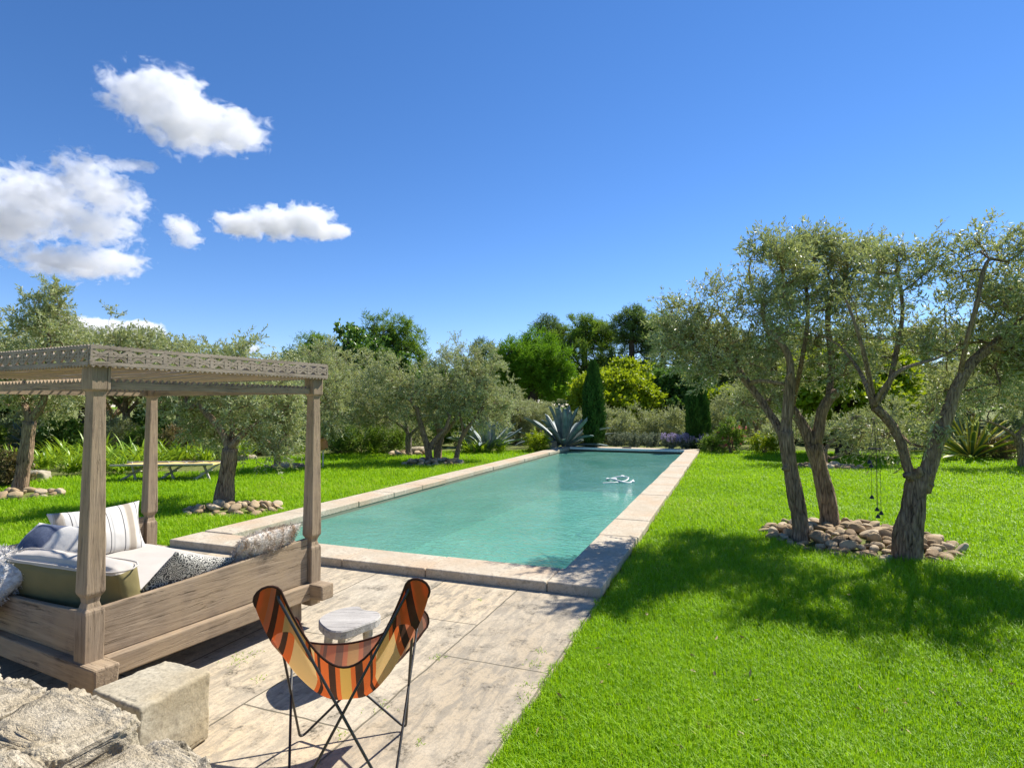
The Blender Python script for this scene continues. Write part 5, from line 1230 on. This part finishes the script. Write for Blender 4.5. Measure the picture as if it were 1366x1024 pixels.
# ================================================================ CAMP BED on the left lawn
c0 = G(222, 640); cb = empty('camp_bed', (c0[0], c0[1] + .1, -.03), R(7), 'folding camp bed with a yellow canvas and crossed wooden legs on the left lawn', 'camp bed')
LB, WB, ZB = 2.12, .72, .40
xs, ys = np.meshgrid(np.linspace(-LB / 2, LB / 2, 26), np.linspace(-WB / 2, WB / 2, 9), indexing='ij')
zz = ZB - .035 * (1 - (2 * ys / WB) ** 2) * (1 - .6 * (2 * xs / LB) ** 8) - .02 * np.abs(np.sin(xs * 3 * math.pi / LB)) + .02
V = np.stack([xs, ys, zz], -1).reshape(-1, 3); i = np.arange(25)[:, None] * 9 + np.arange(8)[None]
M['yellow_canvas'] = fabric('yellow_canvas', None, (.74, .54, .20))
o = np_obj('canvas', V, [np.stack([i, i + 9, i + 10, i + 1], -1).reshape(-1, 4)], M['yellow_canvas'], cb, smooth=True); o.modifiers.new('thick', 'SOLIDIFY').thickness = .012
for y in (-WB / 2, WB / 2):
    mb = MB(); mb.box((-LB / 2 - .06, y - .02, ZB - .01), (LB / 2 + .06, y + .02, ZB + .03)); mb.build('side_rail', M['pale_wood'], cb, bevel=.006)
for xk in (-LB / 2 + .28, .05, LB / 2 - .22):
    for s in (-1, 1):
        mb = MB(); mb.bar((xk + s * .22, -.33, .0), (xk - s * .22, .33, ZB), .05, .03, (0, 1, 0) if s else (0, 0, 1)); mb.build('leg', M['pale_wood'], cb, bevel=.005)
    mb = MB(); mb.tube([(xk, -.36, ZB / 2), (xk, .36, ZB / 2)], .014, 8); mb.build('axle', M['pale_wood'], cb, smooth=True)
mb = MB(); mb.bar((-LB / 2 + .28, 0, .06), (LB / 2 - .22, 0, .06), .04, .03); mb.build('stretcher', M['pale_wood'], cb)

# ================================================================ TERRACOTTA POT, CHIME, LITTER
p = G(430, 624); pot = empty('terracotta_pot', (p[0], p[1], -.03), 0, 'tilted terracotta pot on a stake in front of the green shrubs left of the pool', 'pot')
M['terracotta'] = simple('terracotta', (.48, .20, .09), .85, .2, 0, .4)
prof_ = [(.0, 0), (.15, 0), (.16, .02), (.21, .30), (.215, .34), (.245, .345), (.25, .41), (.225, .415), (.205, .34), (.14, .03), (0, .03)]
m = 24; th = np.linspace(0, 6.2832, m, endpoint=False); V = np.array([(r * math.cos(t), r * math.sin(t), z) for r, z in prof_ for t in th])
F = [[a * m + q, a * m + (q + 1) % m, (a + 1) * m + (q + 1) % m, (a + 1) * m + q] for a in range(len(prof_) - 1) for q in range(m)]
o = np_obj('bowl', V, [F], M['terracotta'], pot, smooth=True); o.location = (.05, 0, .56); o.rotation_euler = (0, R(-20), 0); o.scale = (.72,) * 3
mb = MB(); mb.tube([(0, .05, 0), (0, .04, .60)], .022, 8); mb.build('stake', M['pale_wood'], pot, smooth=True)
top_ = W(1166, 560, D3 - .02); wcx = empty('wind_chime', top_, 0, 'wind chime of thin cords and small bells hanging from the split olive', 'wind chime')
zrel = lambda v: W(1166, v, D3)[2] - top_[2]
mb = MB(); th = np.linspace(0, 6.2832, 25); zr = zrel(598); mb.tube(np.stack([.07 * np.cos(th), .07 * np.sin(th), zr + 0 * th], 1), .006, 6, False); mb.build('ring', M['black_metal'], wcx, smooth=True)
for x, y, vb in ((-.045, .0, 663), (-.02, .04, 622), (.0, -.03, 688), (.03, .03, 680), (.05, -.01, 684), (-.07, -.01, 616)):
    zb = zrel(vb); mb = MB(); mb.tube([(0, 0, 0), (x, y, zr), (x, y, zb)], .0022, 5); mb.build('cord', M['black_metal'], wcx)
    mb = MB(); mb.tube([(x, y, zb + .03), (x, y, zb + .022), (x, y, zb + .01), (x, y, zb - .012)], [.004, .012, .018, .026], 10); mb.build('bell', M['black_metal'], wcx, smooth=True)
g = np.random.default_rng(77); N_ = 120
uv = np.stack([g.uniform(690, 1366, N_), g.uniform(640, 1010, N_)], 1); X = np.array([G(u, v, .005) for u, v in uv]); r_, q_ = to_pool(X); X = X[(r_ > .1)]
M['dry_leaf'] = leaf_mat('dry_leaf', (.22, .12, .05), (.42, .30, .14), None, .1)
V, F = leaf_quads(X, unit(g.normal(size=(len(X), 3)) * [1, 1, .25]), g.uniform(.03, .07, len(X)), g.uniform(.014, .03, len(X)), g)
tag(np_obj('fallen_leaves', V, [F], M['dry_leaf'], attrs={'rnd': ('FACE', g.uniform(0, 1, len(F))), 'clump': ('FACE', g.uniform(0, 1, len(F)))}), 'dry leaves fallen on the right hand lawn', 'leaves', None, 'stuff')
wp = []                                                # weeds in the slab joints
for u, v, k, s in ((318, 882, 30, .05), (330, 874, 26, .05), (507, 942, 26, .035), (583, 877, 24, .03), (715, 885, 30, .04), (704, 915, 26, .04), (700, 930, 22, .03), (345, 905, 14, .02), (456, 980, 14, .02), (720, 870, 16, .03), (640, 800, 10, .015), (560, 990, 12, .02)):
    wp.append(G(u, v) + np.column_stack([g.normal(0, s, k), g.normal(0, s, k), np.zeros(k)]))
wp = np.concatenate(wp); V, F = leaf_quads(wp, unit(g.normal(size=(len(wp), 3)) * [1, 1, .3] + [0, 0, .7]), g.uniform(.012, .03, len(wp)), .005, g)
tag(np_obj('weeds', V, [F], M['grass'], attrs={'rnd': ('FACE', g.uniform(0, 1, len(F))), 'clump': ('FACE', g.uniform(0, 1, len(F)))}), 'tiny green weeds growing in the joints of the terrace slabs', 'weeds', None, 'stuff')
# ================================================================ CLOUDS: volumes far away and high up
cy.volume_step_rate = .3
CD = 1400.0
def cloud(u, v, ru, rv, blobs, label, seed, dens=.026, nscale=1.0, amp=.95):
    """blobs in pixels of the photograph (u,v,radius u,radius v) turned into real positions at distance CD"""
    c = W(u, v, CD); k = CD / FPX; s = k
    n = NT('cloud_vapour'); tc = n.n('ShaderNodeTexCoord'); co = tc.outputs['Object']
    best = None
    for bu, bv, bru, brv in blobs:
        cx, cz = (bu - u) * k, -(bv - v) * k; rx, rz = bru * k, brv * k; ry = (rx * .6 + rz * .6)
        mp = n.n('ShaderNodeMapping', vector_type='POINT'); n.set(mp.inputs[0], co)
        mp.inputs['Location'].default_value = (-cx / rx, 0, -cz / rz); mp.inputs['Scale'].default_value = (1 / rx, 1 / ry, 1 / rz)
        ln = n.n('ShaderNodeVectorMath', operation='LENGTH'); n.set(ln.inputs[0], mp.outputs[0])
        f = n.math('SUBTRACT', 1.0, ln.outputs['Value']); best = f if best is None else n.math('SMOOTH_MAX', best, f, .25)
    mp = n.n('ShaderNodeMapping'); n.set(mp.inputs[0], co); mp.inputs['Location'].default_value = (seed * 3.1, seed * 1.7, seed); mp.inputs['Scale'].default_value = (1, 1, 1.25)
    nz = n.n('ShaderNodeTexNoise', i_Scale=.026 / nscale, i_Detail=6.0, i_Roughness=.57, i_Distortion=.5); n.set(nz.inputs['Vector'], mp.outputs[0])
    d = n.math('ADD', best, n.math('MULTIPLY', n.math('SUBTRACT', nz.outputs[0], .53), amp * 2.2))
    mr = n.n('ShaderNodeMapRange', interpolation_type='SMOOTHSTEP', i_1=.17, i_2=.42, i_3=0.0, i_4=dens); n.set(mr.inputs[0], d)
    vol = n.n('ShaderNodeVolumePrincipled'); vol.inputs['Color'].default_value = (.955, .955, .955, 1); vol.inputs['Anisotropy'].default_value = .25; n.set(vol.inputs['Density'], mr.outputs[0])
    mat = n.done(None, vol)
    iv, if_ = ico(2); V = iv * np.array([ru * k, (ru * .45 + rv * .55) * k, rv * k])
    o = np_obj('cloud', V, [if_], mat); o.location = c
    return tag(o, label, 'cloud', 'clouds in the blue sky')
cloud(250, 155, 150, 92, [(195, 130, 62, 42), (235, 130, 52, 44), (250, 168, 70, 40), (305, 175, 58, 34), (335, 182, 36, 22), (165, 122, 30, 20)], 'white puffy cloud highest in the sky', 1)
cloud(75, 290, 175, 115, [(40, 262, 84, 42), (115, 242, 46, 46), (155, 268, 46, 34), (10, 292, 90, 34), (130, 305, 60, 30), (95, 352, 84, 24), (155, 350, 46, 26), (-40, 290, 80, 60)], 'large grey bottomed cloud bank at the left edge', 2, .022, .8, 1.15)
cloud(378, 300, 118, 42, [(325, 300, 48, 22), (370, 298, 50, 26), (410, 296, 48, 28), (440, 310, 36, 14)], 'flat bottomed small cloud right of the big bank', 3, .04, .7, .8)
cloud(243, 310, 42, 36, [(240, 302, 28, 18), (250, 318, 24, 18)], 'small torn cloud between the bank and the flat bottomed cloud', 4, .03, .6, .9)
cloud(190, 442, 50, 26, [(185, 440, 40, 18), (205, 446, 26, 12)], 'low white cloud peeping over the olive crowns above the canopy', 6, .06, .8, .5)
cloud(110, 438, 80, 32, [(85, 436, 50, 22), (130, 440, 46, 22)], 'low white cloud seen through the ragged olive top', 8, .06, .8, .5)
cloud(175, 221, 46, 18, [(165, 221, 28, 10), (190, 222, 26, 8)], 'thin wisp right of the cloud bank', 5, .02, .6, .8)
cloud(333, 465, 24, 12, [(333, 465, 18, 9)], 'tiny cloud just above the olives right of the canopy', 7, .05, .5, .6)
